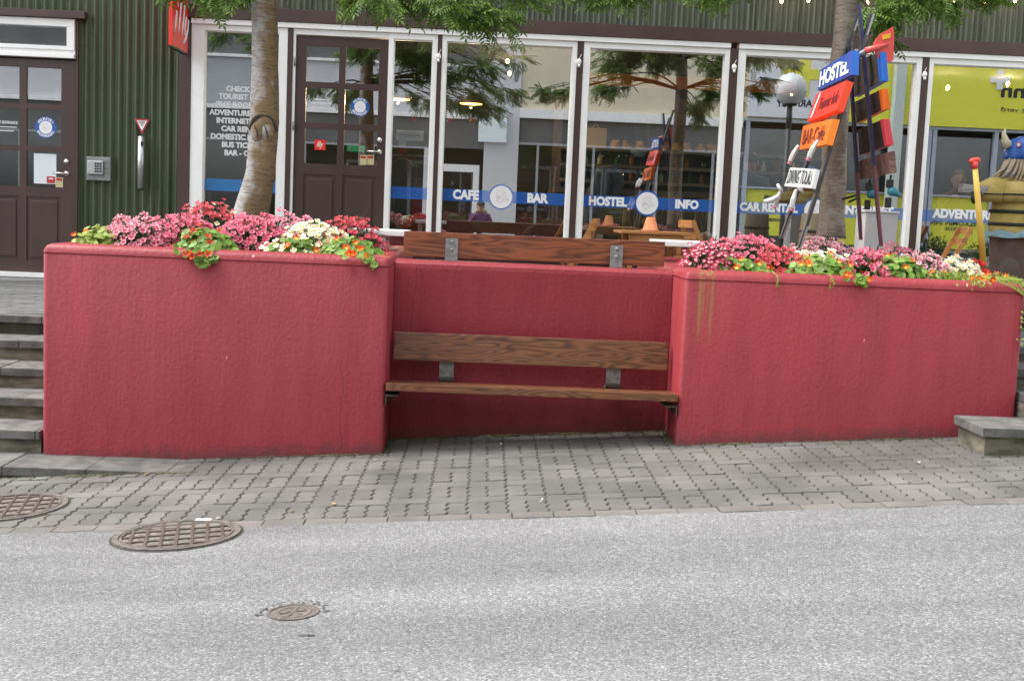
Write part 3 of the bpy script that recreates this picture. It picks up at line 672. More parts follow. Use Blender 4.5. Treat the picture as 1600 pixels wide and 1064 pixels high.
def rect_px(b, x0, x1, y0, y1, mi=0, Y=13.048, th=.0015):
    a = at(x0, y1, Y); e = at(x1, y0, Y); m1 = at(x0, y0, Y); b.box(a.x, e.x, Y-th, Y, (a.z+at(x1, y1, Y).z)/2, (e.z+m1.z)/2, mi)
# small notices on the narrow window
b = B()
for x0, x1, y0, y1, mi in ((619, 662, 205, 219, 0), (623, 634, 220, 229, 1), (623, 634, 229.5, 239, 2)):
    a = at(x0, y1, 13.0735); e = at(x1, y0, 13.0735); b.box(a.x, e.x, 13.072, 13.0735, a.z, e.z, mi)
rect_px(b, 622, 656, 211, 212.5, 3, Y=13.0715, th=.0004); rect_px(b, 632, 650, 214.5, 215.3, 3, Y=13.0715, th=.0004)
build('notice', b, [WV, WV2, REDINK, SK], W1)
# doors
def atz(py, px): return at(px, py, YFAC).z
def door(x0, x1, z0, z1, cols, rows, pz, label, handle_x):
    """leaf with openings for panes: cols = [(xa,xb)], rows=[(za,zb)] top to bottom, pz = top of lower panels"""
    b = B(); ya, yb = 13.03, 13.075; xs = [x0]+[v for c in cols for v in c]+[x1]
    for i in range(0, len(xs), 2): b.box(xs[i], xs[i+1], ya, yb, z0, z1, 0, .002)
    for c in cols:
        zs = [z1]+[v for r_ in rows for v in r_]
        for i in range(0, len(zs), 2):
            b.box(c[0], c[1], ya+.001, yb-.001, zs[i+1] if i+1 < len(zs) else pz, zs[i])
        b.box(c[0], c[1], ya+.014, yb-.012, z0, pz)
        b.box(c[0]+.035, c[1]-.035, ya+.004, yb-.014, z0+.2, pz-.04, 0, .012)
        b.box(c[0], c[1], ya+.0012, yb-.0012, z0+.0, z0+.16)
    d = build('door', b, BROWNP, cb); tag(d, label)
    p = B()
    for c in cols:
        for r_ in rows: p.box(c[0]+.001, c[1]-.001, 13.05, 13.055, r_[1]+.001, r_[0]-.001)
    build('pane', p, GLASS, d)
    h = B(); zh = atz(272, 105) if x0 < -4 else atz(238.5, 594)
    hx = handle_x
    h.tube([(hx, 13.03, zh), (hx, 12.985, zh), (hx-.02, 12.975, zh), (hx-.125, 12.975, zh+.004)], .010, 10); h.tube([(hx, 13.03, zh), (hx, 13.018, zh)], .026, 16); build('handle', h, CHROME, d)
    h = B(); h.tube([(hx+.0, 13.03, zh+.125), (hx, 13.014, zh+.125)], .026, 16); h.tube([(hx, 13.014, zh+.125), (hx, 13.008, zh+.125)], .012, 12); build('lock', h, CHROME, d)
    return d
fx = lambda px: at(px, 200, YFAC).x
D2 = door(-2.053, -1.088, .76, 3.293, [(fx(477), fx(528)), (fx(538), fx(590))], [(atz(73, 500), atz(129, 500)), (atz(138.5, 500), atz(192.5, 500)), (atz(202, 500), atz(256.5, 500))], atz(273, 500), 'brown panelled door with six panes and a green exit sign behind', fx(594.5))
D1 = door(-5.42, -4.344, .66, 2.925, [(fx(-20), fx(32)), (fx(43.2), fx(97))], [(atz(107, 70), atz(164, 70)), (atz(172, 70), atz(229.5, 70)), (atz(237.5, 70), atz(292.5, 70))], atz(308, 70), 'brown panelled door with a paper notice in its lowest pane', fx(106))
b = B(); b.box(-2.0825, -2.0545, 13.0, 13.12, .7, 3.3, 0, .002); b.box(-1.0865, -1.0865+.001, 13.0, 13.1, .7, 3.3); b.box(-2.0825, -1.087, 13.0, 13.12, 3.3005, 3.3595, 0, .002)
build('door_jamb', b, WHITEP, cb)
for z in (3.02, 2.36, 1.4): b = B(); b.tube([(-2.058, 12.996, z-.045), (-2.058, 12.996, z+.045)], .012, 10); build('hinge', b, GALV, D2)
# transom over left door
b = B(); zt0, zt1 = 2.992, 3.345
b.box(-5.55, -4.345, 12.985, 13.12, 3.268, zt1, 0, .003); b.box(-5.55, -4.345, 12.985, 13.12, 3.03, 3.068, 0, .003); b.box(-4.425, -4.346, 12.987, 13.12, 3.069, 3.267, 0, .003); b.box(-5.55, -5.46, 12.987, 13.12, 3.069, 3.267, 0, .003)
b.box(-5.55, -4.342, 12.965, 13.1, 2.945, 2.985, 0, .004); b.box(-5.55, -4.345, 13.01, 13.12, 2.9855, 3.0295)
tr = build('transom_window', b, WHITEP, cb)
b = B(); b.box(-5.459, -4.426, 13.06, 13.066, 3.07, 3.266); build('pane', b, GLASS, tr)
b = B(); b.box(-5.6, -4.345, 13.0, 13.1, .60, .655); b.box(-5.6, -4.342, 12.96, 13.1, .655, .70); b.box(-5.6, -5.43, 13.03, 13.1, .6, 2.94); build('door_threshold', b, WHITEP, cb)
def sticker(d, px, py, r, Y=13.048, inside=False):
    c = at(px, py, Y); c = Vector((c.x, Y, c.z))
    b = B(); disc(b, c, r, mi=0); disc(b, c+Vector((0, -.0022, 0)), r*.6, mi=1, th=.0008)
    arc_text(b, 'AKUREYRI', c+Vector((0, -.0022, 0)), r*.79, 150, 30, r*.26, 1)
    arc_text(b, 'BACKPACKERS', c+Vector((0, -.0022, 0)), r*.79, 205, 335, r*.24, 1, flip=True)
    sketch_logo(b, c+Vector((0, -.0035, 0)), r*.5, 2)
    build('round_sticker', b, [BLUEV, WV, SK], d)
sticker(D1, 71.5, 199.5, .112); sticker(D2, 562.6, 167.5, .10)
b = B(); rect_px(b, 53, 88, 240.5, 287.5, 0); 
for i in range(9): rect_px(b, 56+random.random()*2, 82-random.random()*6, 246+i*4.1, 246.7+i*4.1, 1, 13.0462, .0003)
build('paper_notice', b, [PAPER, WV2], D1)
b = B(); rect_px(b, 73, 86, 276, 286.5, 0, 13.0455); rect_px(b, 76, 83, 278.5, 280.5, 1, 13.0438, .0003); build('red_label', b, [REDINK, WV], D1)
b = B(); rect_px(b, 87, 98.5, 277.5, 293, 0, 13.028); rect_px(b, 88.5, 97, 278.5, 283, 1, 13.0262, .0003); build('cream_label', b, [CREAM, REDINK], D1)
b = B(); px_text(b, 'T ENTRANCE', -1, 27.5, 189.5, 194, 0, 13.048, .03); rect_px(b, -6, 26, 198, 199.3, 0); rect_px(b, -4, 21, 204, 205.3, 0); build('lettering', b, WV2, D1)
b = B(); rect_px(b, 490, 512, 155.3, 157, 0); rect_px(b, 485, 518, 160.5, 162.5, 0); rect_px(b, 482, 523, 168, 168.9, 0); build('lettering', b, WV2, D2)
b = B(); rect_px(b, 491.5, 508.5, 219, 234.5, 0)
c = at(500, 227, 13.046); text(b, 'illy', (c.x, 13.046, c.z), height=.075, width=.07, shear=.3, bold=.01, mi=1); build('red_label', b, [REDS, WV], D2)
b = B(); rect_px(b, 542, 569.5, 228, 237.3, 0, 13.35)
for q in (544.5, 560): rect_px(b, q, q+4, 230, 235.5, 1, 13.347, .001)
c = at(555, 232.5, 13.347); b.tube([(c.x-.02, 13.346, c.z), (c.x+.03, 13.346, c.z)], .004, 5, 1); b.tube([(c.x+.05, 13.346, c.z+.02), (c.x+.06, 13.346, c.z), (c.x+.045, 13.346, c.z-.025)], .005, 5, 1); b.tube([(c.x+.06, 13.346, c.z), (c.x+.08, 13.346, c.z-.02)], .005, 5, 1)
build('exit_sign', b, [flat('exit_green_lit', (.02, .30, .10), rough=.5, emit=.25), WV], D2)
b = B()
for q in (562.5, 573.8): rect_px(b, q, q+10.6, 242.5, 258, 0, 13.028); rect_px(b, q+1.2, q+9.4, 244, 248, 1, 13.0262, .0003)
build('cream_label', b, [CREAM, REDINK], D2)

# ------------------------------------------------------------ things fixed to the front
rs = root('projecting_sign', (-3.21, 12.6, 3.03), 'red projecting sign with white slanted lettering on the brown corner post', 'sign')
b = B(); bot = [(-3.195, 12.30, 3.045), (-3.16, 12.30, 3.045), (-3.16, 12.93, 3.045), (-3.195, 12.93, 3.045)]
b.hexa([(x, y, 3.045) for x, y, z in bot], [(x, y, 3.78) for x, y, z in bot]); build('face', b, REDS, rs)
b = B(); b.box(-3.20, -3.155, 12.295, 12.935, 3.025, 3.044); b.box(-3.19, -3.165, 12.93, 12.979, 3.3, 3.36); build('sign_frame', b, BLACK, rs)
def atX(px, py, X):
    v = cd*FPX + CR*(px-800) - CU*(py-532); v = v*(X/v.x); return CP+v
b = B()
for st in ([(278.6, 6.8), (278, 10.5)], [(276.6, 17.5), (275, 34), (273.2, 50.5)], [(283.6, 4), (281.5, 28), (279, 52.5)], [(289, 9), (287, 32), (284.4, 54.5)],
           [(291.5, 27.5), (289.3, 42), (289.3, 54), (291.5, 56), (293.6, 49)], [(295, 33), (293.6, 48), (290.5, 60), (287.2, 68)]):
    pts = [atX(x, y, -3.158) for x, y in st]; b.tube(pts, [.030 if len(st) == 2 else .026]*(len(pts)-1)+[.018], 10)
b.v = [(-3.158+(x+3.158)*.08, y, z) for x, y, z in b.v]
build('lettering', b, WV, rs)

kp = root('door_keypad', (fx(154), 13.04, atz(282, 154)), 'small keypad intercom in a metal surround on the green wall', 'intercom')
b = B(); a = at(134.5, 281.5, 13.0); e = at(172.5, 246, 13.0); b.box(a.x, e.x, 13.005, 13.04, a.z, e.z, 0, .006); build('surround', b, GALV, kp)
b = B(); a = at(137.5, 272, 13.0); e = at(162, 252, 13.0); b.box(a.x, e.x, 12.97, 13.004, a.z, e.z, 0, .006); bd = build('housing', b, STEEL, kp)
b = B()
for i in range(3):
    for j in range(4): p = at(149+i*3.9, 256+j*4.1, 12.965); b.box(p.x-.009, p.x+.009, 12.962, 12.969, p.z-.009, p.z+.009, 0, .002)
build('button', b, INK, bd)
ys = root('warning_sign', (fx(222), 13.03, atz(210, 222)), 'small red bordered inverted triangle sign above the steel tube', 'sign')
b = B(); p1, p2, p3 = at(210.5, 186, 13.03), at(234, 187, 13.03), at(222, 210, 13.03)
cn = (p1+p2+p3)/3
for k, (s, y) in enumerate(((1, 13.025), (.68, 13.0225))):
    t_ = [cn+(p-cn)*s for p in (p1, p2, p3)]
    b.add([(p.x, y, p.z) for p in t_]+[(p.x, y+(.004 if k == 0 else .0024), p.z) for p in t_], [(0, 1, 2), (5, 4, 3), (0, 3, 4, 1), (1, 4, 5, 2), (2, 5, 3, 0)], k)
for i, (w_, dz) in enumerate(((.07, .026), (.055, .012), (.036, -.002), (.02, -.016))): b.box(cn.x-w_/2, cn.x+w_/2, 13.0212, 13.0222, cn.z+dz-.003, cn.z+dz+.003, 2)
build('plate', b, [REDINK, WV, INK], ys)
at_ = root('ash_tube', (fx(219), 13.0, atz(296, 219)), 'slim vertical steel cigarette bin tube on the green wall', 'ash bin')
b = B(); a = at(219.5, 295, 12.98); e = at(219.5, 214, 12.98); b.tube([(a.x, 12.985, a.z), (a.x, 12.985, e.z)], .036, 16); b.tube([(a.x, 12.985, e.z+.001), (a.x, 12.985, e.z+.006)], .03, 16); b.box(a.x-.02, a.x+.02, 13.0, 13.04, a.z+.2, a.z+.24); tb_ = build('tube', b, STEEL, at_)
b = B(); b.box(a.x+.004, a.x+.03, 12.945, 12.962, e.z-.09, e.z-.05); build('slot', b, BLACK, at_); b = B(); b.tube([(a.x, 12.985, a.z-.018), (a.x, 12.985, a.z)], .02, 10); build('end_cap', b, BLACK, at_)
# little white sockets on the brown posts
BULB = flat('bulb_glow', (1, .62, .25), emit=9)
for px, py in ((685.2, 89), (904.5, 97), (1147, 105.5), (1444.5, 117)):
    p = at(px, py, 12.97); s_ = root('wall_socket', (p.x, 12.98, p.z-.05), {685.2: 'small white lamp socket on the brown post right of the narrow window', 904.5: 'small white lamp socket on the post between the cafe and hostel windows', 1147: 'small white lamp socket on the post left of the car rental window', 1444.5: 'small white lamp socket on the post left of the adventure window'}[px], 'lamp socket', 'white lamp sockets on the window posts')
    b = B(); b.ell((p.x, 12.965, p.z), .026, .03, .034, 0, 14, 8); build('cover', b, WHITEP, s_)
    b = B(); b.tube([(p.x, 12.955, p.z-.03), (p.x+.002, 12.95, p.z-.055)], .014, 10); build('holder', b, WHITEP, s_); b = B(); b.tube([(p.x, 12.975, p.z+.03), (p.x+.03, 12.99, p.z+.09)], .003, 5); build('wire', b, WHITEP, s_)
# string of bulbs under the eave
b = B(); pts = []
bl = [(1221, 3), (1263, 1), (1312, 1), (1355, 5), (1402, 4), (1449, 1), (1491, 5), (1540, 6), (1586, 2)]
sl_ = root('light_string', (at(1221, 3, 12.8).x, 12.8, at(1221, 3, 12.8).z), 'string of small warm bulbs along the corrugated eave', 'string lights')
wp = [at(px, py-5, 12.85) for px, py in bl]
b.tube([Vector((wp[0].x-.4, 12.9, wp[0].z+.1))]+wp+[Vector((wp[-1].x+.6, 12.9, wp[-1].z))], .004, 5); build('cable', b, BLACK, sl_)
for px, py in bl:
    p = at(px, py, 12.85); b = B(); b.tube([(p.x, 12.85, p.z+.04), (p.x, 12.85, p.z+.012)], .009, 8, 1); b.ell((p.x, 12.85, p.z), .016, .016, .02, 0, 10, 8); build('bulb', b, [BULB, BLACK], sl_)

# ------------------------------------------------------------ people helper (skin modifier on a joint graph, baked to one mesh)
def skin_body(name, verts, edges, mat, parent=None, sub=2, scale=1.0, origin=(0, 0, 0), rotz=0, rad_root=0):
    me = bpy.data.meshes.new('s'); me.from_pydata([v[:3] for v in verts], edges, []); o = bpy.data.objects.new('s', me); COL.objects.link(o)
    sk = o.modifiers.new('k', 'SKIN'); sk.use_smooth_shade = True
    for i, v in enumerate(verts):
        d = me.skin_vertices[0].data[i]; d.radius = (v[3], v[4] if len(v) > 4 else v[3]); d.use_root = (i == rad_root)
    ss = o.modifiers.new('u', 'SUBSURF'); ss.levels = sub
    dg = bpy.context.evaluated_depsgraph_get(); m2 = bpy.data.meshes.new_from_object(o.evaluated_get(dg))
    b = B(); rot = Matrix.Rotation(rotz, 3, 'Z')
    b.add([Vector(origin)+rot @ (v.co*scale) for v in m2.vertices], [tuple(p.vertices) for p in m2.polygons], 0, True)
    bpy.data.objects.remove(o); bpy.data.meshes.remove(m2)
    return build(name, b, mat, parent)
SKIN = M('skin', (.45, .25, .17), rough=.55); HAIRD = M('dark_hair', (.03, .018, .012), (.06, .035, .02), scale=60, rough=.6)
def head(c, s, rt, hair, face=(0, -1), cap=None, long=False):
    """small head with nose, ears, eyes; face = facing direction in plan"""
    f = Vector((face[0], face[1], 0)).normalized(); r_ = Vector((-f.y, f.x, 0)); c = Vector(c)
    b = B()
    prof = [(-.115, .035, .035, .02), (-.10, .055, .06, .015), (-.06, .066, .08, .008), (0, .074, .094, 0), (.05, .074, .098, -.004), (.09, .058, .078, -.008), (.115, .02, .03, -.01)]
    b.rings([[c+(r_*(rx*math.cos(2*math.pi*k/16))+f*(ry*math.sin(2*math.pi*k/16)+oy)+Vector((0, 0, z)))*s for k in range(16)] for z, rx, ry, oy in prof])
    nb = [c+(f*(.086)+Vector((0, 0, .02)))*s, c+(f*.108+Vector((0, 0, -.022)))*s, c+(f*.09+Vector((0, 0, -.03)))*s]; b.tube(nb, [.008*s, .015*s, .009*s], 6)
    for q in (-1, 1): b.ell(c+(r_*.077*q+Vector((0, 0, -.005)))*s, .014*s, .018*s, .03*s, 0, 8, 6)
    h = build('face', b, SKIN, rt); 
    b = B()
    for q in (-1, 1): b.ell(c+(f*.089+r_*.03*q+Vector((0, 0, .012)))*s, .011*s, .006*s, .007*s, 0, 8, 6)
    b.tube([c+(f*.088+r_*q+Vector((0, 0, -.058)))*s for q in (-.022, 0, .022)], .005*s, 6, 1); build('features', b, [INK, flat('lips', (.35, .1, .09), rough=.5)], h)
    b = B()
    pr = [(.0, .078, .07, -.035), (.05, .083, .10, -.014), (.09, .07, .092, -.012), (.125, .03, .04, -.012)]
    if long: pr = [(-.2, .06, .03, -.07), (-.1, .085, .05, -.06)] + pr
    b.rings([[c+(r_*(rx*math.cos(2*math.pi*k/16))+f*(ry*math.sin(2*math.pi*k/16)+oy)+Vector((0, 0, z)))*s for k in range(16)] for z, rx, ry, oy in pr]); build('hair', b, hair, rt)
    if cap:
        b = B(); pr = [(.045, .09, .108, 0), (.08, .088, .105, 0), (.12, .06, .075, -.01), (.135, .015, .02, -.01)]
        b.rings([[c+(r_*(rx*math.cos(2*math.pi*k/16))+f*(ry*math.sin(2*math.pi*k/16)+oy)+Vector((0, 0, z)))*s for k in range(16)] for z, rx, ry, oy in pr])
        b.rings([[c+(r_*(.075*math.cos(t))+f*(.09+.075*math.sin(t))+Vector((0, 0, z)))*s for t in [math.pi*k/8 for k in range(9)]] for z in (.045, .055)]); build('cap', b, cap, rt)

# photographer standing across the street (seen in the glass)
PX, PY, PZ = -.12, -.28, G(-.12, -.28)+.0
ph = root('person', (PX, PY, PZ), 'person in a dark cap and purple jacket taking the photo, reflected in the cafe window', 'person')
eye = CAMZ-.02
S_ = [(0, 0, .92, .15, .11), (0, 0, 1.1, .15, .11), (0, .0, 1.28, .17, .11), (0, 0, 1.36, .10, .08), (0, .0, 1.42, .055),          # 0-4 trunk/neck
      (-.17, 0, 1.31, .07), (-.24, .05, 1.10, .055), (-.10, .22, 1.34, .042), (.17, 0, 1.31, .07), (.25, .06, 1.10, .055), (.11, .22, 1.36, .042)]
E_ = [(0, 1), (1, 2), (2, 3), (3, 4), (2, 5), (5, 6), (6, 7), (2, 8), (8, 9), (9, 10)]
PURP = M('purple_jacket', (.09, .02, .09), (.13, .035, .12), scale=10, rough=.8)
skin_body('jacket', S_, E_, PURP, ph, origin=(PX, PY, PZ))
skin_body('trousers', [(0, 0, .95, .15, .11), (-.09, 0, .80, .095), (-.10, .02, .48, .065), (-.10, 0, .10, .05), (-.10, .12, .05, .045), (.09, 0, .80, .095), (.10, .02, .48, .065), (.10, 0, .10, .05), (.10, .12, .05, .045)],
          [(0, 1), (1, 2), (2, 3), (3, 4), (0, 5), (5, 6), (6, 7), (7, 8)], M('dark_jeans', (.03, .035, .05), rough=.9), ph, origin=(PX, PY, PZ))
head((PX, PY, PZ+1.50), 1.0, ph, HAIRD, (0, 1), cap=flat('dark_cap', (.03, .03, .035), rough=.8))
def hand(c, d, up, side, s, parent):
    """palm, four bent fingers of unequal length and a thumb, as one skinned mesh"""
    d, up, side, c = Vector(d).normalized(), Vector(up).normalized(), Vector(side).normalized(), Vector(c)
    vs = [tuple(c)+(.022*s, .018*s), tuple(c+d*.05*s)+(.03*s, .014*s)]; es = [(0, 1)]
    for i, (o, L_) in enumerate(((-.03, .065), (-.01, .075), (.01, .072), (.03, .058))):
        a = c+d*.085*s+side*o*s; e = a+(d*.6-up*.5)*L_*.55*s; g = e+(d*.1-up*.9)*L_*.45*s; k = len(vs)
        vs += [tuple(a)+(.009*s,), tuple(e)+(.0085*s,), tuple(g)+(.007*s,)]; es += [(1, k), (k, k+1), (k+1, k+2)]
    k = len(vs); a = c+d*.03*s-side*.035*s; e = a+(d*.5-side*.5-up*.3)*.045*s
    vs += [tuple(a)+(.011*s,), tuple(e)+(.009*s,)]; es += [(0, k), (k, k+1)]
    skin_body('hand', vs, es, SKIN, parent, sub=1)
hand((PX-.10, PY+.2, PZ+1.36), (.5, .6, .75), (0, -1, .3), (1, 0, 0), 1, ph); hand((PX+.12, PY+.2, PZ+1.37), (-.4, .6, .8), (0, -1, .3), (-1, 0, 0), 1, ph)

# ------------------------------------------------------------ opposite side of the street, seen reflected
YO = -4.5; YV = 2*13.06-YO
def ov(px, py): p = at(px, py, YV); return p.x, p.z
op = root('shop_building', (0, YO, 0), 'pale rendered shop building across the street, seen reflected in the windows', 'building')
LGREY = M('light_grey_render', (.60, .605, .61), (.66, .66, .66), scale=1.2, rough=.8); BEIGE = M('beige_render', (.62, .56, .40), (.68, .62, .45), scale=1.1, rough=.8)
CANARY = flat('yellow_green_panel', (.74, .74, .06), rough=.45); DKGREY = M('shop_dark_panel', (.10, .10, .10), (.14, .14, .135), scale=1, rough=.6)
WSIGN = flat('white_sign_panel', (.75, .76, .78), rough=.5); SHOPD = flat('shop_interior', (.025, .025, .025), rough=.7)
b = B(); b.box(-16, -.12, YO-4, YO, 3.84, 5.05); b.box(-.118, .74, YO-4, YO+.05, -1, 7.6); b.box(-1.6, -1.28, YO-.2, YO+.02, -1, 3.05); b.box(-9.4, -9.0, YO-.2, YO+.02, -1, 3.05)
build('grey_wall', b, LGREY, op)
b = B(); b.box(-7.2, -4.9, YO, YO+.04, 3.95, 5.0); build('wall_panel', b, M('panel_grey', (.40, .42, .44), rough=.7), op)
b = B(); b.box(.742, 16, YO-4, YO, 4.12, 7.6); build('beige_wall', b, BEIGE, op)
b = B(); b.box(.742, 6.3, YO-.2, YO+.12, 3.89, 4.118); b.box(-16, -.12, YO+.002, YO+.08, 3.80, 3.90); b.box(-16, -.12, YO+.002, YO+.12, 5.052, 5.12); build('white_band', b, WHITEP, op)
b = B(); b.box(-16, -.12, YO-.1, YO-.02, 3.08, 3.838); b.box(.742, 6.4, YO-.15, YO-.04, 3.3, 3.888); b.box(-16, -.12, YO-4, YO+.02, 5.122, 5.75); build('dark_fascia', b, DKGREY, op)
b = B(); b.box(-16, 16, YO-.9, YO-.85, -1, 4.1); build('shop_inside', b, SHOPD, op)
b = B()
for x in (-14, -11.6, -7.2, -4.6, -2.9): b.box(x, x+.07, YO-.12, YO, -.8, 3.03)
b.box(-16, -1.28, YO-.12, YO+.001, 3.031, 3.079)
for x in (1.2, 2.6, 4.2, 5.6): b.box(x, x+.06, YO-.15, YO-.03, -.2, 3.299)
b.box(.742, 6.4, YO-.15, YO-.028, 3.24, 3.299); b.box(-16, 16, YO-.3, YO, -1, .55)
build('window_frame', b, M('shop_frame', (.34, .35, .36), rough=.5), op)
b = B(); b.box(-16, -1.6, YO-.07, YO-.06, .5, 3.03); b.box(.742, 16, YO-.10, YO-.09, .5, 3.9); build('shop_pane', b, GLASS_OPP, op)
dr = B(); dr.box(-1.27, -1.13, YO-.1, YO+.03, -.1, 2.62); dr.box(-.36, -.21, YO-.1, YO+.03, -.1, 2.62); dr.box(-1.13, -.36, YO-.1, YO+.03, 2.5, 2.62); dr.box(-1.13, -.36, YO-.1, YO+.03, -.1, .35)
dr.box(-1.27, -.21, YO-.1, YO+.03, 2.62+.002, 2.68); d_ = build('door', dr, WHITEP, op)
b = B(); b.box(-1.13, -.36, YO-.06, YO-.05, .35, 2.5); build('pane', b, GLASS_OPP, d_)
b = B(); x0, z0 = ov(747, 222); x1, z1 = ov(793, 172); b.box(x0, x1, YO+.06, YO+.22, z0, z1, 0, .01); sg = tag(build('shop_sign', b, flat('lit_sign', (.60, .66, .66), rough=.4, emit=.12), None, (x0, YO+.1, z0)), 'plain white box sign on the grey pillar across the street', 'sign')
# pharmacy front
b = B()
xa, zb_ = ov(1168, 192); b.box(6.4, 8.62, YO-.02, YO+.10, 4.18, 5.75); build('white_fascia', b, WSIGN, op)
b = B(); b.box(8.64, 16, YO-.02, YO+.10, 4.14, 5.62); b.box(6.4, 7.75, YO-.085, YO-.075, 1.25, 2.4); b.box(8.9, 15.9, YO-.085, YO-.075, 1.1, 2.4); build('yellow_panel', b, CANARY, op)
b = B(); cx, cz = ov(1256, 117)
b.box(cx-.13, cx+.13, YO+.102, YO+.112, cz-.55, cz+.55); b.box(cx-.55, cx+.55, YO+.1025, YO+.1115, cz-.13, cz+.13); build('yellow_cross', b, CANARY, op)
b = B()
def otext(b, s, px0, px1, py0, py1, Y=YO-.07, bold=.02):
    (xa, za), (xb, zb2) = ov(px0, (py0+py1)/2), ov(px1, (py0+py1)/2)
    text(b, s, ((xa+xb)/2, Y, (za+zb2)/2), height=(py1-py0)*YV/FPX, width=abs(xb-xa), u=(-1, 0, 0), bold=bold, ext=.003)
otext(b, 'Apotekarinn', 1174, 1232, 338.5, 348.5)
otext(b, 'Apotekarinn', 1561, 1760, 136, 164, YO+.105, .03)
otext(b, 'gott verð', 1561, 1618, 169, 179, YO+.105, .0)
otext(b, 'ARI', 1246, 1268, 157, 168, YO+.105, .03); otext(b, 'SY', 1211, 1227, 157, 168, YO+.105, .03)
otext(b, 'VELKOMIN INN', 1455, 1534, 345, 353); otext(b, 'TIL OKKAR', 1478, 1508, 355, 361)
build('lettering', b, INK, op)
b = B(); cx, cz = ov(1559.5, 126)
b.box(cx-.075, cx+.075, YO+.112, YO+.14, cz-.24, cz+.24); b.box(cx-.24, cx+.24, YO+.113, YO+.139, cz-.075, cz+.075); build('white_cross', b, WSIGN, op)
b = B()
for px in (1165, 1300, 1449, 1457, 1553, 1660): x_, z_ = ov(px, 260); b.box(x_-.05, x_+.05, YO-.10, YO+.03, .4, 4.06)
b.box(6.35, 16, YO-.1, YO+.04, 4.065, 4.135); b.box(6.35, 16, YO-.099, YO+.028, 2.41, 2.45); build('shop_mullion', b, M('pale_mullion', (.42, .45, .5), rough=.5), op)
b = B(); x_, z_ = ov(1390, 260); b.box(x_-.13, x_+.13, YO+.14, YO+.42, -.1, 5.6, 0, .02); tag(build('pillar', b, M('pale_column', (.55, .6, .55), rough=.6), None, (x_, YO+.3, .3)), 'pale square column in front of the yellow shop across the street', 'pillar')
b = B(); b.box(-18, 18, YO-4, YO-3.9, -1.5, 5); b.box(-16.2, -16, YO-4, YO, -1.5, 5.1); b.box(16, 16.2, YO-4, YO, -.5, 7.6); b.box(.742, 16.2, YO-4, YO+.1, 7.601, 7.7); build('side_wall', b, LGREY, op)
# globe street lamp at the right, reflected in the window
Yl = 5.6; q = at(1236, 140, 26.12-Yl); q.y = Yl; lp = root('street_lamp', (q.x, Yl, G(q.x)), 'opal globe street lamp on a dark post, reflected in the window', 'street lamp')
b = B(); b.tube([(q.x, Yl, G(q.x)), (q.x, Yl, q.z-.62)], .045, 12); b.tube([(q.x, Yl, q.z-.64), (q.x, Yl, q.z-.25)], [.05, .045], 12); b.tube([(q.x, Yl, q.z-.27), (q.x, Yl, q.z-.235)], [.11, .13], 16); b.tube([(q.x, Yl, G(q.x)), (q.x, Yl, G(q.x)+.5)], [.09, .075], 12)
build('post', b, flat('lamp_post_metal', (.05, .055, .055), rough=.5, metal=.3), lp)
b = B(); b.ell(q, .27, .27, .27, 0, 28, 18); build('globe', b, GLOBE_W, lp)

# ------------------------------------------------------------ inside the cafe
def pend(px, py, Y, r, label, disc_=False):
    p = at(px, py, Y); s_ = root('pendant_lamp', tuple(p), label, 'lamp', 'pendant lamps inside the cafe'); b = B()
    if disc_:
        b.loft([(p.x, Y, p.z, .17, .17), (p.x, Y, p.z+.03, .17, .17), (p.x, Y, p.z+.11, .05, .05)], 20); build('lamp_shade', b, flat('brown_shade', (.06, .03, .02), rough=.5), s_)
        b = B(); b.loft([(p.x, Y, p.z-.012, .15, .15), (p.x, Y, p.z-.001, .15, .15)], 20); build('bulb', b, flat('warm_disc', (1, .5, .15), emit=1.6), s_)
    else:
        b.ell(p, r, r, r*1.2, 0, 10, 8); build('bulb', b, BULB, s_)
    b = B(); b.tube([(p.x, Y, p.z+.03), (p.x, Y, 3.44)], .006, 5); build('cord', b, BLACK, s_)
for px, py, Y, d_, l in ((793, 96, 15, 0, 'small warm bulb hanging in the cafe window, upper of two'), (796, 115, 15.5, 0, 'small warm bulb hanging in the cafe window, lower of two'), (1237, 145, 15, 0, 'small warm bulb shining through the reflected globe lamp'), (1481, 137, 15, 0, 'small warm bulb inside the adventure window'), (1575, 131, 15, 0, 'small warm bulb inside beside the white cross reflection'), (1578, 97, 16, 0, 'small warm bulb high inside the last window'),
                         (622, 155, 15.4, 1, 'brown shaded pendant lamp glowing orange behind the narrow window'), (736, 162, 16.4, 1, 'brown shaded pendant lamp glowing orange behind the cafe window')):
    pend(px, py, Y, .022, l, d_)
for px, py, Y in ((796, 113.5, 15.5), (1237, 144, 15), (1481, 136, 15), (1575, 130, 15), (622, 158, 15.4), (736, 165, 16.4)):
    q_ = at(px, py, Y); pl = bpy.data.lights.new('pendant_light', 'POINT'); pl.energy = 34 if q_.z < 3.0 else 16; pl.color = (1, .72, .42); pl.shadow_soft_size = .02; po = bpy.data.objects.new('pendant_light', pl); po.location = (q_.x, Y, q_.z-.03); COL.objects.link(po)
CH = flat('red_bauble', (.5, .02, .03), rough=.3)
for px, py, l in ((646, 187, 'red bauble hanging behind the narrow window'), (703, 189, 'left red bauble behind the cafe window'), (738.5, 189.5, 'right red bauble behind the cafe window')):
    p = at(px, py, 13.5); t = root('bauble', tuple(p), l, 'bauble', 'red baubles in the windows'); b = B(); b.ell(p, .03, .03, .03, 0, 12, 8); build('ball', b, CH, t); b = B(); b.tube([p, Vector((p.x, p.y, 3.44))], .0025, 4); build('thread', b, BLACK, t)
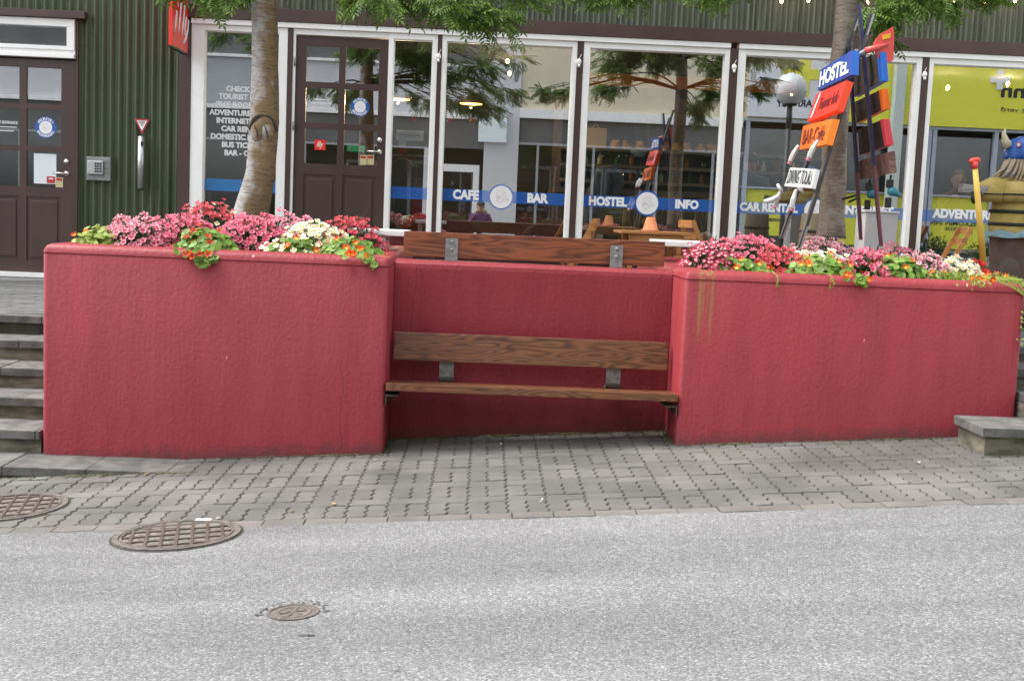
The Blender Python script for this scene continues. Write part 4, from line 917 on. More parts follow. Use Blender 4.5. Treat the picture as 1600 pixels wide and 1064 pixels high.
# back bar
sh = root('back_bar', (2.3, 17.0, .87), 'dark back bar with shelves of bottles and baskets behind the hostel window', 'shelves')
DW = M('dark_shelf_wood', (.04, .03, .022), (.07, .05, .035), scale=5, rough=.6)
b = B(); b.box(.9, 4.8, 17.3, 17.4, .87, 3.2)
for x in (.95, 2.2, 3.4, 4.7): b.box(x, x+.05, 16.9, 17.3, .87, 3.0)
build('shelf_frame', b, DW, sh)
shz = [at(1000, y, 16.9).z for y in (236, 262, 286)]
b = B()
for z in shz: b.box(1.001, 4.699, 16.88, 17.3, z-.02, z+.02)
b.box(.9, 4.8, 16.2, 16.8, 1.85, 1.92); b.box(.95, 4.75, 16.25, 16.75, .87, 1.849); build('shelf', b, M('shelf_edge', (.11, .105, .095), rough=.5), sh)
BG = [flat('bottle_glass_amber', (.16, .07, .015), rough=.15), flat('bottle_glass_green', (.02, .08, .03), rough=.15), flat('bottle_glass_clear', (.35, .36, .33), rough=.1)]
for z in shz[1:]:
    for i in range(17):
        x = 1.15+i*.205+random.uniform(-.03, .03)
        if any(abs(x-q) < .07 for q in (2.225, 3.425)): continue
        h = random.uniform(.16, .24); b = B(); b.loft([(x, 17.0, z+.021, .035, .035), (x, 17.0, z+h*.6, .035, .035), (x, 17.0, z+h*.75, .012, .012), (x, 17.0, z+h, .012, .012)], 10)
        tag(build('bottle', b, random.choice(BG), None, (x, 17.0, z+.02)), 'bottle standing on the back bar shelves', 'bottle', 'bottles on the back bar')
BREAD = M('bread', (.30, .17, .05), (.45, .28, .09), scale=20, rough=.8)
for i in range(9):
    x = 1.75+i*.17+random.uniform(-.03, .03)
    if abs(x-2.225) < .1: continue
    z = shz[0]+.02; b = B(); b.loft([(x, 17.0, z, .06, .06), (x, 17, z+.07, .085, .085)], 12)
    for k in range(4): b.ell((x+random.uniform(-.04, .04), 17+random.uniform(-.04, .04), z+.09), .04, .04, .035, 0, 8, 6)
    tag(build('bread_basket', b, BREAD, None, (x, 17, z)), 'basket of pale bread rolls on the top back bar shelf', 'basket', 'bread baskets on the back bar')
b = B(); z = shz[0]+.021; b.box(1.32, 1.62, 16.95, 17.1, z, z+.27, 0, .01); b.tube([(1.42, 17.02, z+.27), (1.47, 17.02, z+.33), (1.52, 17.02, z+.27)], .008, 6); tag(build('paper_bag', b, M('kraft_paper', (.38, .27, .10), rough=.8), None, (1.47, 17, z)), 'tan paper carrier bag on the top back bar shelf', 'bag')
b = B(); b.box(1.0, 2.6, 14.5, 14.56, 3.08, 3.22); b.box(2.61, 3.6, 14.5, 14.56, 3.08, 3.22); tag(build('fascia_panel', b, flat('orange_panel', (.55, .14, .02), rough=.5, emit=.03), None, (1.8, 14.5, 3.05)), 'long orange panel with an added faint glow hanging inside above the bar', 'panel')  # plain fascia panel; a faint glow is added to its colour, no lamp behind
# tub chairs, wooden chairs
def tub(px, Y, l):
    p = at(px, 372, Y); x = p.x; z0 = .862; t = root('tub_chair', (x, Y, z0), l, 'chair', 'dark upholstered chairs in the cafe'); b = B()
    rs = []
    for a in range(0, 181, 15):
        c_, s_ = math.cos(R(a)), math.sin(R(a)); f = lambda rr, z: (x+rr*c_, Y-rr*s_*.85, z)
        top = 1.02-.86+z0+.40*(.6+.4*math.sin(R(a))); rs.append([f(.31, z0+.1), f(.31, top), f(.29, top+.03), f(.25, top), f(.25, z0+.1)])
    b.rings(rs, 0, True, True); DG = MATS.get('grey_upholstery') or M('grey_upholstery', (.05, .06, .07), (.075, .09, .10), scale=30, rough=.9)
    build('backrest', b, DG, t); b = B(); b.box(x-.25, x+.25, Y-.25, Y+.2, z0+.28, z0+.42, 0, .03); build('seat', b, DG, t)
    for sx in (-1, 1):
        for sy in (-1, 1): b = B(); b.tube([(x+.22*sx, Y+.18*sy, z0), (x+.2*sx, Y+.16*sy, z0+.28)], .016, 6); build('leg', b, BLACK, t)
tub(712, 14.1, 'dark grey rounded chair inside the cafe window, left one'); tub(855, 14.1, 'dark grey rounded chair inside the cafe window, right one'); tub(1462, 14.0, 'dark grey rounded chair inside the adventure window')
def bentchair(px, Y, l):
    p = at(px, 330, Y); x = p.x; z0 = .862; t = root('wooden_chair', (x, Y, z0), l, 'chair', 'pale wooden spindle chairs in the cafe'); 
    for sx in (-1, 1):
        b = B(); b.tube([(x+.19*sx, Y, z0), (x+.19*sx, Y-.02, z0+.45), (x+.18*sx, Y-.06, z0+.92)], .018, 7); build('leg', b, PALEW, t)
        b = B(); b.tube([(x+.19*sx, Y+.38, z0), (x+.18*sx, Y+.36, z0+.44)], .018, 7); build('leg', b, PALEW, t)
    b = B(); b.box(x-.2, x+.2, Y-.02, Y+.4, z0+.44, z0+.475, 0, .01); build('seat', b, PALEW, t)
    b = B(); b.tube([(x-.19, Y-.06, z0+.90), (x, Y-.09, z0+.93), (x+.19, Y-.06, z0+.90)], [.024, .034, .024], 8)
    for k in range(-2, 3): b.tube([(x+.035*k, Y, z0+.475), (x+.065*k, Y-.045, z0+.7), (x+.05*k, Y-.075, z0+.91)], .011, 6)
    build('backrest', b, PALEW, t)
bentchair(1000, 14.2, 'pale wooden spindle chair behind the hostel logo, left one'); bentchair(1042, 14.3, 'pale wooden spindle chair behind the hostel logo, right one'); bentchair(1112, 14.3, 'pale wooden spindle chair under the info lettering')
# customers
def customer(px, Y, seat, shirt, l, face, arms, long=False, zoff=0, hair=HAIRD):
    x = at(px, 280, Y).x; z0 = .862+zoff; t = root('person', (x, Y, z0), l, 'person')
    fy = face[1]
    V = [(0, 0, .50, .15, .12), (0, 0, .72, .15, .11), (0, 0, .93, .17, .11), (0, 0, 1.02, .10, .08), (0, 0, 1.08, .05)]
    Ed = [(0, 1), (1, 2), (2, 3), (3, 4)]
    for s in (-1, 1):
        k = len(V); V += [(.18*s, 0, .96, .065), (.23*s, fy*.06, .72, .05), (.16*s, fy*.28, arms, .035)]; Ed += [(2, k), (k, k+1), (k+1, k+2)]
    for s in (-1, 1):
        k = len(V); V += [(.10*s, fy*.05, .50, .09), (.11*s, fy*.42, .48, .065), (.11*s, fy*.42, .08, .045), (.11*s, fy*.52, .04, .04)]; Ed += [(0, k), (k, k+1), (k+1, k+2), (k+2, k+3)]
    skin_body('body', V, Ed, shirt, t, origin=(x, Y, z0))
    head((x, Y, z0+1.17), 1.0, t, hair, face, long=long)
    for s in (-1, 1): hand((x+.16*s, Y+fy*.28, z0+arms), (0, fy, .2), (0, 0, 1), (s, 0, 0), 1, t)
    b = B(); b.box(x-.19, x+.19, Y-.19, Y+.19, z0+.38, z0+.42, 0, .01)
    return t
customer(1172, 14.4, 0, M('blue_grey_shirt', (.10, .16, .22), (.14, .22, .28), scale=12, rough=.9), 'person in a blue grey shirt with short dark hair seated behind the car rental window', (.35, 1), .8, zoff=.22)
customer(1498, 15.0, 0, M('brown_top', (.08, .05, .045), rough=.9), 'person with long dark hair resting a hand near the face behind the adventure window', (-.2, -1), .95, long=True, zoff=.15)
b = B(); 
for x_, w_ in ((at(1172, 300, 14.4).x, .2), (at(1498, 300, 15).x, .2)): pass
# clothes rail behind narrow window
xr = at(640, 300, 14.0).x; cr = root('clothes_rail', (xr, 14.2, .862), 'clothes rail with a grey coat and a red garment behind the narrow window', 'clothes rail')
b = B(); b.tube([(xr-.35, 14.2, .862), (xr-.35, 14.2, 2.15), (xr+.35, 14.2, 2.15), (xr+.35, 14.2, .862)], .015, 8); build('rail', b, STEEL, cr)
def garment(x, c, z1, z0, w_, mat, n): 
    b = B(); b.loft([(x, 14.2, z0, w_*1.1, .09), (x, 14.2, (z0+z1)/2, w_*.9, .08), (x, 14.2, z1-.12, w_, .07), (x, 14.2, z1-.03, w_*.45, .05), (x, 14.2, z1, w_*.15, .03)], 14); build(n, b, mat, cr)
garment(xr-.1, 0, 2.12, 1.45, .17, M('grey_coat', (.12, .12, .13), rough=.9), 'coat'); garment(xr+.08, 0, 1.75, 1.15, .16, M('red_garment', (.35, .05, .03), rough=.9), 'garment')
# blue-grey jacket over a stand in the hostel window
p = at(945, 290, 14.6); b = B(); b.tube([(p.x-.22, 14.6, 1.25), (p.x-.1, 14.6, 1.75), (p.x+.0, 14.6, 2.07), (p.x+.12, 14.6, 2.10), (p.x+.17, 14.6, 1.95), (p.x+.05, 14.6, 1.7)], [.08, .13, .12, .10, .07, .03], 12)
jk = tag(build('draped_jacket', b, M('denim_cloth', (.12, .17, .22), (.17, .22, .27), scale=25, rough=.95), None, (p.x, 14.6, 1.3)), 'blue grey jacket draped over a chair behind the hostel lettering', 'jacket')

# ------------------------------------------------------------ trees
def leaf_template(n=6, L=.17):
    V, Fc = [], []
    def leaflet(base, d, up, l, w_):
        d = d.normalized(); s_ = d.cross(up).normalized(); k = len(V)
        m_ = base+d*l*.5
        V.extend([base, m_+s_*w_+up*.004, base+d*l-up*l*.12, m_-s_*w_+up*.004]); Fc.append((k, k+1, k+2, k+3))
    up = Vector((0, 0, 1))
    for i in range(n):
        t = .22+.7*i/(n-1); base = Vector((L*t, 0, -.10*L*t*t)); l = .052*(1-.35*abs(t-.5))
        for s in (-1, 1): leaflet(base, Vector((.45, s, -.25)), up, l, .0085)
    leaflet(Vector((L*.95, 0, -.10*L)), Vector((1, 0, -.2)), up, .05, .009)
    V.extend([Vector((0, .0012, 0)), Vector((0, -.0012, 0)), Vector((L*.95, -.0008, -.1*L)), Vector((L*.95, .0008, -.1*L))]); k = len(V); Fc.append((k-4, k-3, k-2, k-1))
    return np.array([v[:] for v in V]), np.array(Fc)
LV, LF = leaf_template()
def scatter_mesh(name, tv, tf, mats_per_face, pos, rot, scl, mats, parent, smooth=False):
    """many copies of one small template in one mesh; rot = (n,3,3)"""
    n = len(pos); V = (np.einsum('nij,kj->nki', rot, tv)*scl[:, None, None]+pos[:, None, :]).reshape(-1, 3)
    r = parent
    while r.parent is not None: r = r.parent
    V = V-np.array(ROOTLOC[r.name])
    kk = tf.shape[1]; Fa = (tf[None, :, :]+(np.arange(n)*len(tv))[:, None, None]).reshape(-1, kk)
    me = bpy.data.meshes.new(name); me.vertices.add(len(V)); me.vertices.foreach_set('co', V.astype(np.float32).ravel())
    me.loops.add(Fa.size); me.loops.foreach_set('vertex_index', Fa.astype(np.int32).ravel())
    me.polygons.add(len(Fa)); me.polygons.foreach_set('loop_start', (np.arange(len(Fa))*kk).astype(np.int32))
    for m in mats: me.materials.append(m)
    me.polygons.foreach_set('material_index', np.tile(np.array(mats_per_face, dtype=np.int32), n))
    if smooth: me.polygons.foreach_set('use_smooth', np.ones(len(Fa), dtype=bool))
    me.update(calc_edges=True); me.validate()
    o = bpy.data.objects.new(name, me); COL.objects.link(o); o.parent = parent; return o
def frames(d, up_jit):
    """rotation matrices with local x along d"""
    d = d/np.linalg.norm(d, axis=1, keepdims=True); up = np.tile([0, 0, 1.0], (len(d), 1))+up_jit
    y = np.cross(up, d); y /= np.linalg.norm(y, axis=1, keepdims=True); z = np.cross(d, y)
    return np.stack([d, y, z], axis=2)
def tree(name, label, tp, trad, forks, clusters, barkm, knots):
    rt = root(name, tp[0], label, 'tree', 'street trees in the planters')
    b = B(); n = 22; pts = [Vector(p) for p in tp]
    # densify
    P_, R_ = [], []
    for i in range(len(pts)-1):
        for k in range(6):
            t = k/6; P_.append(pts[i].lerp(pts[i+1], t)); R_.append(trad[i]*(1-t)+trad[i+1]*t)
    P_.append(pts[-1]); R_.append(trad[-1]); rs = []
    for p, r in zip(P_, R_):
        rs.append([(p.x+r*(1+.05*math.sin(3*a+p.z*5)+.03*math.sin(7*a-p.z*11)+random.uniform(-.012, .012))*math.cos(a), p.y+r*(1+.05*math.sin(3*a+p.z*5))*math.sin(a), p.z) for a in [2*math.pi*k/n for k in range(n)]])
    b.rings(rs, 0, True, True)
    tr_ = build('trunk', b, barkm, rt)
    if knots:
        k = B()
        for (x, y, z, rx, rz) in knots:
            k.ell((x, y, z), rx, .035, rz, 0, 16, 10)
            k.tube([(x-rx*.35, y-.034, z+rz*.6), (x, y-.037, z), (x+rx*.1, y-.034, z-rz*.6)], [.004, .007, .003], 6, 1)
        cx_ = sum(q[0] for q in knots)/len(knots); z_ = knots[0][2]
        for rr_, th_ in ((.098, .011), (.082, .006)):
            k.tube([(cx_+rr_*math.cos(a)*1.02, T-.098+.03*abs(math.cos(a))**2, z_+.01+rr_*1.15*math.sin(a)) for a in [math.pi*(i/12) for i in range(13)]], [th_*(.5+.5*math.sin(math.pi*i/12))+.002 for i in range(13)], 7, 1)
        build('knot', k, [barkm, TWIG], rt)
    br = B(); top = Vector(tp[-1]); cp, cdv = [], []
    for (cx, cy, cz, rx, ry, rz, nl) in clusters:
        c = Vector((cx, cy, cz)); fk = Vector(random.choice(forks)) if not forks else min((Vector(f) for f in forks), key=lambda f: (f-c).length+max(0, (f.z-c.z)*-.2))
        mid = fk.lerp(c, .5)+Vector((0, 0, .12*(c-fk).length)); L_ = (c-fk).length
        br.tube([fk, fk.lerp(mid, .5)+Vector((0, 0, .03)), mid, mid.lerp(c, .55), c], [.007+.010*min(L_, 1.5), .006+.007*min(L_, 1.5), .006+.003*L_, .006, .004], 6)
        nt_ = max(4, nl//13)
        for i in range(nt_):
            dv = Vector((random.gauss(0, 1), random.gauss(0, 1), random.gauss(0, .8))); dv = dv.normalized()*(random.random()**.45)
            e = c+Vector((dv.x*rx, dv.y*ry, dv.z*rz)); s = mid.lerp(c, random.uniform(.3, 1)); m_ = s.lerp(e, .5)+Vector((0, 0, .05))
            br.tube([s, m_, e], [.005, .004, .0025], 4)
            for k in range(8):
                t = random.uniform(.35, 1.0); q = s.lerp(m_, t*2) if t < .5 else m_.lerp(e, t*2-1)
                od = (e-s).normalized()*.6+Vector((random.gauss(0, .6), random.gauss(0, .6), random.gauss(-.35, .3))); cp.append(q[:]); cdv.append(od[:])
    build('branches', br, TWIG, rt)
    cp = np.array(cp); cdv = np.array(cdv); rot = frames(cdv, rng.normal(0, .35, cdv.shape)); sc = rng.uniform(.75, 1.15, len(cp))
    cr = scatter_mesh('crown', LV, LF, [0]*len(LF), cp, rot, sc, [LEAF], rt)
def crown_fill(x0, x1, y0, y1, z0, z1, n, r, nl):
    out = []
    for _ in range(n):
        u, v, w_ = random.random(), random.random(), random.random()
        cx, cy = x0+(x1-x0)*u, y0+(y1-y0)*v
        e = 1-((2*u-1)**2*.5+(2*v-1)**2*.3); out.append((cx, cy, z0+(z1-z0)*w_*e, r, r, r*.6, nl))
    return out
T = 9.2
def tpt(px, py, Y=T): p = at(px, py, Y); return (p.x, Y, p.z)
# clusters placed where boughs hang: (x, y, z, rx, ry, rz, leaves); z is measured from the ground datum
def hang(px, py, Y, rx, rz, nl): p = at(px, py-7, Y); return (p.x, Y, p.z, rx, rx, rz, nl)
cl = [hang(345, 8, 9.0, .17, .13, 90), hang(372, -18, 9.0, .22, .12, 70), hang(318, -10, 9.1, .12, .10, 50), hang(252, -8, 9.2, .08, .07, 30),
      hang(585, 5, 8.8, .16, .09, 60), hang(640, 12, 8.9, .20, .11, 90), hang(700, 22, 8.9, .22, .12, 110), hang(760, 34, 8.9, .17, .13, 110), hang(795, 40, 9.0, .10, .10, 50), hang(735, 8, 9.2, .3, .10, 110), hang(815, -2, 9.1, .16, .07, 60), hang(855, -6, 9.1, .08, .06, 30), hang(545, -14, 8.9, .14, .09, 50),
      hang(680, -30, 9.4, .4, .15, 130), hang(480, -45, 9.2, .3, .15, 90), hang(600, -60, 9.5, .4, .2, 130), hang(780, -50, 9.6, .35, .2, 120)]
cl += crown_fill(-3.3, .9, 8.3, 11.2, 3.55, 5.6, 26, .42, 95)
cl += [(-3.25, 9.9, 3.75, .3, .3, .2, 70), (-2.75, 9.7, 3.6, .3, .3, .2, 70), (-1.0, 9.9, 3.55, .3, .3, .2, 90), (-.55, 9.6, 3.4, .3, .3, .22, 90), (-.1, 9.5, 3.35, .3, .3, .2, 80), (-.9, 9.3, 3.3, .25, .25, .15, 60), (.35, 9.6, 3.55, .2, .2, .12, 50)]
cl += crown_fill(-1.7, .35, 9.3, 10.4, 3.5, 4.0, 10, .3, 150)+crown_fill(-3.7, -2.7, 9.3, 10.4, 3.6, 4.1, 5, .3, 120)
tree('birch_tree', 'leaning pale barked tree growing from the left planter, its trunk with a large pruning scar', [tpt(388, 345), tpt(396, 312), tpt(407, 270), tpt(412, 225), tpt(414, 190), tpt(414, 130), tpt(413, 60), tpt(412, -20), tpt(414, -140), tpt(418, -330)], [.135, .122, .110, .106, .108, .098, .095, .092, .082, .05],
     [tpt(412, -40), tpt(414, -140), tpt(417, -300)], cl, BARKL, [(tpt(412, 208)[0]-.028, T-.085, tpt(412, 208)[2], .055, .075), (tpt(412, 208)[0]+.045, T-.085, tpt(412, 208)[2], .052, .072)])
cl = [hang(1110, -4, 9.2, .12, .09, 60), hang(1085, -14, 9.2, .12, .08, 50), hang(980, -4, 9.2, .10, .07, 50), hang(948, 6, 9.2, .07, .05, 30), hang(1006, -18, 9.2, .10, .07, 40), hang(918, -10, 9.2, .06, .04, 20),
      hang(1400, 20, 9.0, .16, .13, 90), hang(1372, 40, 9.0, .10, .09, 40), hang(1440, 6, 9.1, .16, .06, 50), hang(1490, 12, 9.2, .13, .05, 40), hang(1405, -14, 9.1, .15, .08, 50), hang(1545, 2, 9.2, .10, .06, 40), hang(1380, 66, 9.1, .07, .06, 24), hang(1535, -14, 9.2, .12, .05, 40)]
cl += crown_fill(1.1, 4.9, 8.3, 11.2, 3.7, 5.9, 26, .42, 95)
cl += [(1.75, 9.7, 3.45, .3, .3, .18, 80), (2.15, 9.7, 3.55, .28, .28, .2, 70), (1.5, 9.7, 3.6, .3, .3, .18, 60), (3.15, 9.6, 3.55, .26, .26, .25, 110), (3.3, 9.4, 3.3, .18, .18, .15, 50), (3.75, 9.6, 3.4, .2, .2, .12, 40), (4.0, 9.6, 3.7, .2, .2, .1, 30)]
cl += crown_fill(1.35, 3.6, 9.3, 10.4, 3.5, 4.15, 14, .3, 150)
tree('rowan_tree', 'straight grey brown barked tree growing from the right planter behind the ski signpost', [tpt(1298, 372), tpt(1299, 340), tpt(1303, 250), tpt(1308, 180), tpt(1314, 110), tpt(1320, 50), tpt(1325, -10), tpt(1328, -120), tpt(1336, -330)], [.11, .095, .092, .09, .086, .084, .082, .07, .04],
     [tpt(1322, -20), tpt(1328, -110), tpt(1334, -260)], cl, BARKR, [])

# ------------------------------------------------------------ flower beds
def flower_tpl(petals=5, r=.0215, cup=.006):
    V, F_, m_ = [(0, 0, -.003)], [], []
    for k in range(petals):
        a = 2*math.pi*k/petals; h = math.pi/petals*.92
        k0 = len(V)
        V += [(r*.56*math.cos(a-h), r*.56*math.sin(a-h), .0), (r*.97*math.cos(a-h*.72), r*.97*math.sin(a-h*.72), cup), (r*1.08*math.cos(a+h*.0), r*1.08*math.sin(a), cup*1.3), (r*.97*math.cos(a+h*.72), r*.97*math.sin(a+h*.72), cup), (r*.56*math.cos(a+h), r*.56*math.sin(a+h), 0)]
        F_.append((0, k0, k0+4, 0)); m_.append(1)
        F_.append((k0, k0+1, k0+2, k0+4)); m_.append(0); F_.append((k0+4, k0+2, k0+3, k0+4)); m_.append(0)
    return np.array(V), F_, m_
def tri_tpl(V, F_, m_):
    T_, M_ = [], []
    for f, m in zip(F_, m_):
        u = []
        [u.append(i) for i in f if i not in u]
        for k in range(1, len(u)-1): T_.append((u[0], u[k], u[k+1])); M_.append(m)
    return np.array(V), np.array(T_), M_
FT = tri_tpl(*flower_tpl()); FTS = tri_tpl(*flower_tpl(4, .013, .002)); FTO = tri_tpl(*flower_tpl(5, .026, .012))
def round_leaf():
    n = 8; V = [(0, 0, -.004)]+[(math.cos(2*math.pi*k/n)*.024, math.sin(2*math.pi*k/n)*.024, .003*math.sin(4*math.pi*k/n)) for k in range(n)]
    return np.array(V), np.array([(0, 1+k, 1+(k+1) % n) for k in range(n)]), [0]*n
RL = round_leaf()
NL = (np.array([(0, 0, 0), (.02, .006, .004), (.055, 0, -.004), (.02, -.006, .004)]), np.array([(0, 1, 2), (0, 2, 3)]), [0, 0])
SLF = (np.array([(0, 0, 0), (.011, .008, .002), (.026, 0, 0), (.011, -.008, .002)]), np.array([(0, 1, 2), (0, 2, 3)]), [0, 0])
def fm(n, c, isl=.25): return M(n, c, rough=.6, island=isl, trans=.3)
C_PALE = fm('petal_pale_pink', (.80, .36, .42)); C_PINK = fm('petal_pink', (.74, .20, .27)); C_ROSE = fm('petal_rose', (.50, .03, .08)); C_CORAL = fm('petal_coral', (.66, .09, .10)); C_WHITE = fm('petal_white', (.80, .82, .70), .08)
C_OR = fm('petal_orange', (.82, .10, .01), .3); C_YE = flat('petal_yellow', (.8, .45, .03)); C_MAR = flat('petal_maroon', (.25, .01, .03)); C_BLUSH = fm('petal_blush', (.82, .50, .52)); C_RED = fm('petal_red', (.62, .02, .01))
def normal_frames(nrm):
    nrm = nrm/np.linalg.norm(nrm, axis=1, keepdims=True); r = rng.normal(0, 1, nrm.shape); x = np.cross(r, nrm); x /= np.linalg.norm(x, axis=1, keepdims=True); y = np.cross(nrm, x); return np.stack([x, y, nrm], axis=2)
def dome(n, c, rx, ry, rz, shell=(.82, 1.05), lower=-.15):
    d = rng.normal(0, 1, (n*3, 3)); d /= np.linalg.norm(d, axis=1, keepdims=True); d = d[(d[:, 2] > lower) & (d[:, 1] < .75)][:n]
    s = rng.uniform(shell[0], shell[1], (len(d), 1)); lump = 1+.10*np.sin(d[:, :1]*9+c[0]*7)*np.cos(d[:, 1:2]*8+c[1]*5)
    return np.array(c)+d*s*lump*np.array([rx, ry, rz]), d
def clump(name, label, cat, px, py, Y, rx, ry, h, petal, centre, nf, leaf, leaft, nlf, tpl=FT, fs=1.0, group=None, second=None, drape=None, lower=0):
    """px,py = middle of the clump's foot in the photograph's frame, at depth Y"""
    c = at(px, py, Y); z0 = ZT-.07; h *= .87; c = (c.x, Y, z0); nf = int(nf*1.3); nlf = int(nlf*1.45) if leaft is RL else nlf
    rt = root(name, c, label, cat, group)
    # foliage: stems + leaves through the volume
    b = B()
    for _ in range(26):
        d = Vector((random.gauss(0, .6), random.gauss(0, .6), 1)).normalized(); b.tube([c, Vector(c)+Vector((d.x*rx*.5, d.y*ry*.5, d.z*h*.55)), Vector(c)+Vector((d.x*rx, d.y*ry, d.z*h*.9))], [.004, .0025, .0015], 4)
    build('stems', b, LEAFD, rt)
    p1, d1 = dome(nlf, c, rx*.98, ry*.98, h, (.35, .97), -.05)
    lt = leaft
    if lt is RL: rot = normal_frames(d1*.8+rng.normal(0, .35, d1.shape)+np.array([0, -.45, .5]))
    else: rot = frames(d1+rng.normal(0, .5, d1.shape), rng.normal(0, .5, d1.shape))
    P_, RT_, S_ = [p1], [rot], [rng.uniform(.7, 1.2, len(p1))]
    if drape:
        q, v = [], []
        for (dx, dy, dz, n) in drape:
            t = rng.uniform(0, 1, n); base = np.array([c[0]+dx*.2, YF0+.12, ZT+.01]); end = np.array([c[0]+dx, YF0-.035, ZT-dz])
            mid = np.array([c[0]+dx*.75, YF0-.02, ZT+.015])
            pp = ((1-t)**2)[:, None]*base+(2*t*(1-t))[:, None]*mid+(t**2)[:, None]*end
            spread = (.12*(1-t*.75))[:, None]
            pp = pp+rng.normal(0, 1, pp.shape)*spread*np.array([1, .12, .3])*.6; pp[:, 1] = np.minimum(pp[:, 1], np.where(pp[:, 2] < ZT-.0, YF0-.018, pp[:, 1]))
            P_.append(pp); RT_.append(normal_frames(np.tile([0, -.8, .45], (n, 1))+rng.normal(0, .25, (n, 3))) if lt is RL else frames(np.tile([.2, -.3, -1.], (n, 1))+rng.normal(0, .5, (n, 3)), rng.normal(0, .6, (n, 3)))); S_.append(rng.uniform(.6, 1.1, n))
    scatter_mesh('foliage', lt[0], lt[1], lt[2], np.concatenate(P_), np.concatenate(RT_), np.concatenate(S_), [leaf], rt)
    for j, (pm, cm, n, tp_, s_) in enumerate([(petal, centre, nf, tpl, fs)]+(second or [])):
        if n == 0: continue
        p2, d2 = dome(n, c, rx, ry, h, (.9, 1.08), lower if j == 0 else -.1)
        rot = normal_frames(d2*.7+np.array([0, -.55, .55])+rng.normal(0, .22, d2.shape))
        if drape and tp_ is FTO:
            dx, dy, dz, _ = drape[0]; k = 4; t = rng.uniform(.2, .9, k)
            p3 = np.stack([c[0]+dx*t+rng.normal(0, .05, k), np.full(k, YF0-.05), ZT+.03-dz*t], 1); p2 = np.concatenate([p2, p3]); rot = np.concatenate([rot, normal_frames(np.tile([0, -.9, .4], (k, 1))+rng.normal(0, .2, (k, 3)))])
        o = scatter_mesh('blossoms', tp_[0], tp_[1], tp_[2], p2, rot, rng.uniform(.8, 1.15, len(p2))*s_, [pm, cm], rt)
        if len(p2) > 100: o['kind'] = 'stuff'
    return rt
gp = 'pink flower clumps in the planters'; gn = 'nasturtium clumps in the planters'; gw = 'white flower clumps in the planters'
LP = 'pink_flower_clump'
# left planter
clump('nasturtium_clump', 'yellow green leafy clump with an orange bloom at the left corner of the left planter', 'flowers', 152, 372, 7.82, .17, .14, .20, C_OR, C_YE, 3, LEAFY, RL, 300, FTO, .8, gn)
clump(LP, 'pale pink flower clump next to the yellow green clump at the left corner', 'flowers', 212, 370, 8.0, .23, .26, .27, C_PALE, C_ROSE, 190, LEAFD, NL, 700, group=gp)
clump(LP, 'rose pink flower clump in front of the green wall, second from the left corner', 'flowers', 282, 368, 8.15, .25, .3, .30, C_PINK, C_ROSE, 220, LEAFD, NL, 700, group=gp)
clump(LP, 'coral red flower clump, tallest one left of the pale trunk', 'flowers', 326, 362, 8.75, .30, .3, .39, C_CORAL, C_ROSE, 260, LEAFD, NL, 900, tpl=FT, fs=.85, group=gp, second=[(C_WHITE, C_YE, 22, FTS, 1.3)])
clump('nasturtium_clump', 'trailing nasturtium with orange blooms hanging over the left planter front', 'flowers', 322, 380, 7.85, 0.23, .18, 0.22, C_OR, C_MAR, 15, LEAFN, RL, 510, FTO, .85, gn, drape=[(.10, 0, .10, 70)])
clump(LP, 'pink flower clump at the foot of the pale leaning trunk', 'flowers', 395, 370, 8.2, .26, .3, .31, C_PINK, C_ROSE, 230, LEAFD, NL, 800, group=gp)
clump(LP, 'light pink flower clump in front of the brown door left of the white blooms', 'flowers', 447, 368, 8.5, .24, .3, .33, C_PALE, C_ROSE, 190, LEAFD, NL, 700, group=gp)
clump('white_flower_clump', 'white flower clump below the door handle in the left planter', 'flowers', 492, 378, 8.15, .24, .26, .28, C_WHITE, C_YE, 230, LEAFN, SLF, 600, FTS, 1.5, gw)
clump(LP, 'coral pink flower clump at the bench end of the left planter', 'flowers', 545, 380, 8.5, .26, .28, .33, C_CORAL, C_ROSE, 190, LEAFD, NL, 700, fs=.9, group=gp)
clump('nasturtium_clump', 'nasturtium clump with orange blooms below the white flowers of the left planter', 'flowers', 460, 385, 7.86, 0.22, .17, 0.19, C_OR, C_YE, 10, LEAFN, RL, 442, FTO, .85, gn, second=[(C_WHITE, C_YE, 40, FTS, 1.4)])
clump('nasturtium_clump', 'nasturtium clump with orange blooms at the bench end of the left planter', 'flowers', 545, 388, 7.86, 0.25, .18, 0.20, C_OR, C_YE, 26, LEAFN, RL, 544, FTO, .9, gn, drape=[(.20, 0, .05, 25)])
# right planter
clump(LP, 'rose pink flower clump at the bench end of the right planter', 'flowers', 1112, 398, 8.0, .21, .28, .27, C_ROSE, C_BLUSH, 230, LEAFD, NL, 700, fs=.85, group=gp)
clump(LP, 'deep pink flower clump under the leaning skis', 'flowers', 1170, 395, 8.25, .27, .3, .31, C_PINK, C_ROSE, 280, LEAFD, NL, 800, fs=.9, group=gp)
clump(LP, 'coral flower clump between the left skis and the white flowers', 'flowers', 1218, 400, 8.0, .18, .2, .24, C_CORAL, C_ROSE, 150, LEAFD, NL, 500, fs=.85, group=gp)
clump('nasturtium_clump', 'nasturtium clump with orange blooms at the front left of the right planter', 'flowers', 1160, 412, 7.84, 0.23, .16, 0.17, C_OR, C_YE, 14, LEAFN, RL, 442, FTO, .85, gn)
clump(LP, 'blush pink flower clump behind the white flowers at the foot of the grey trunk', 'flowers', 1285, 392, 8.8, .34, .3, .31, C_BLUSH, C_ROSE, 260, LEAFD, NL, 700, fs=.9, group=gp)
clump('white_flower_clump', 'white flower clump in front of the grey trunk', 'flowers', 1283, 400, 8.2, .25, .2, .23, C_WHITE, C_YE, 200, LEAFN, SLF, 500, FTS, 1.6, gw)
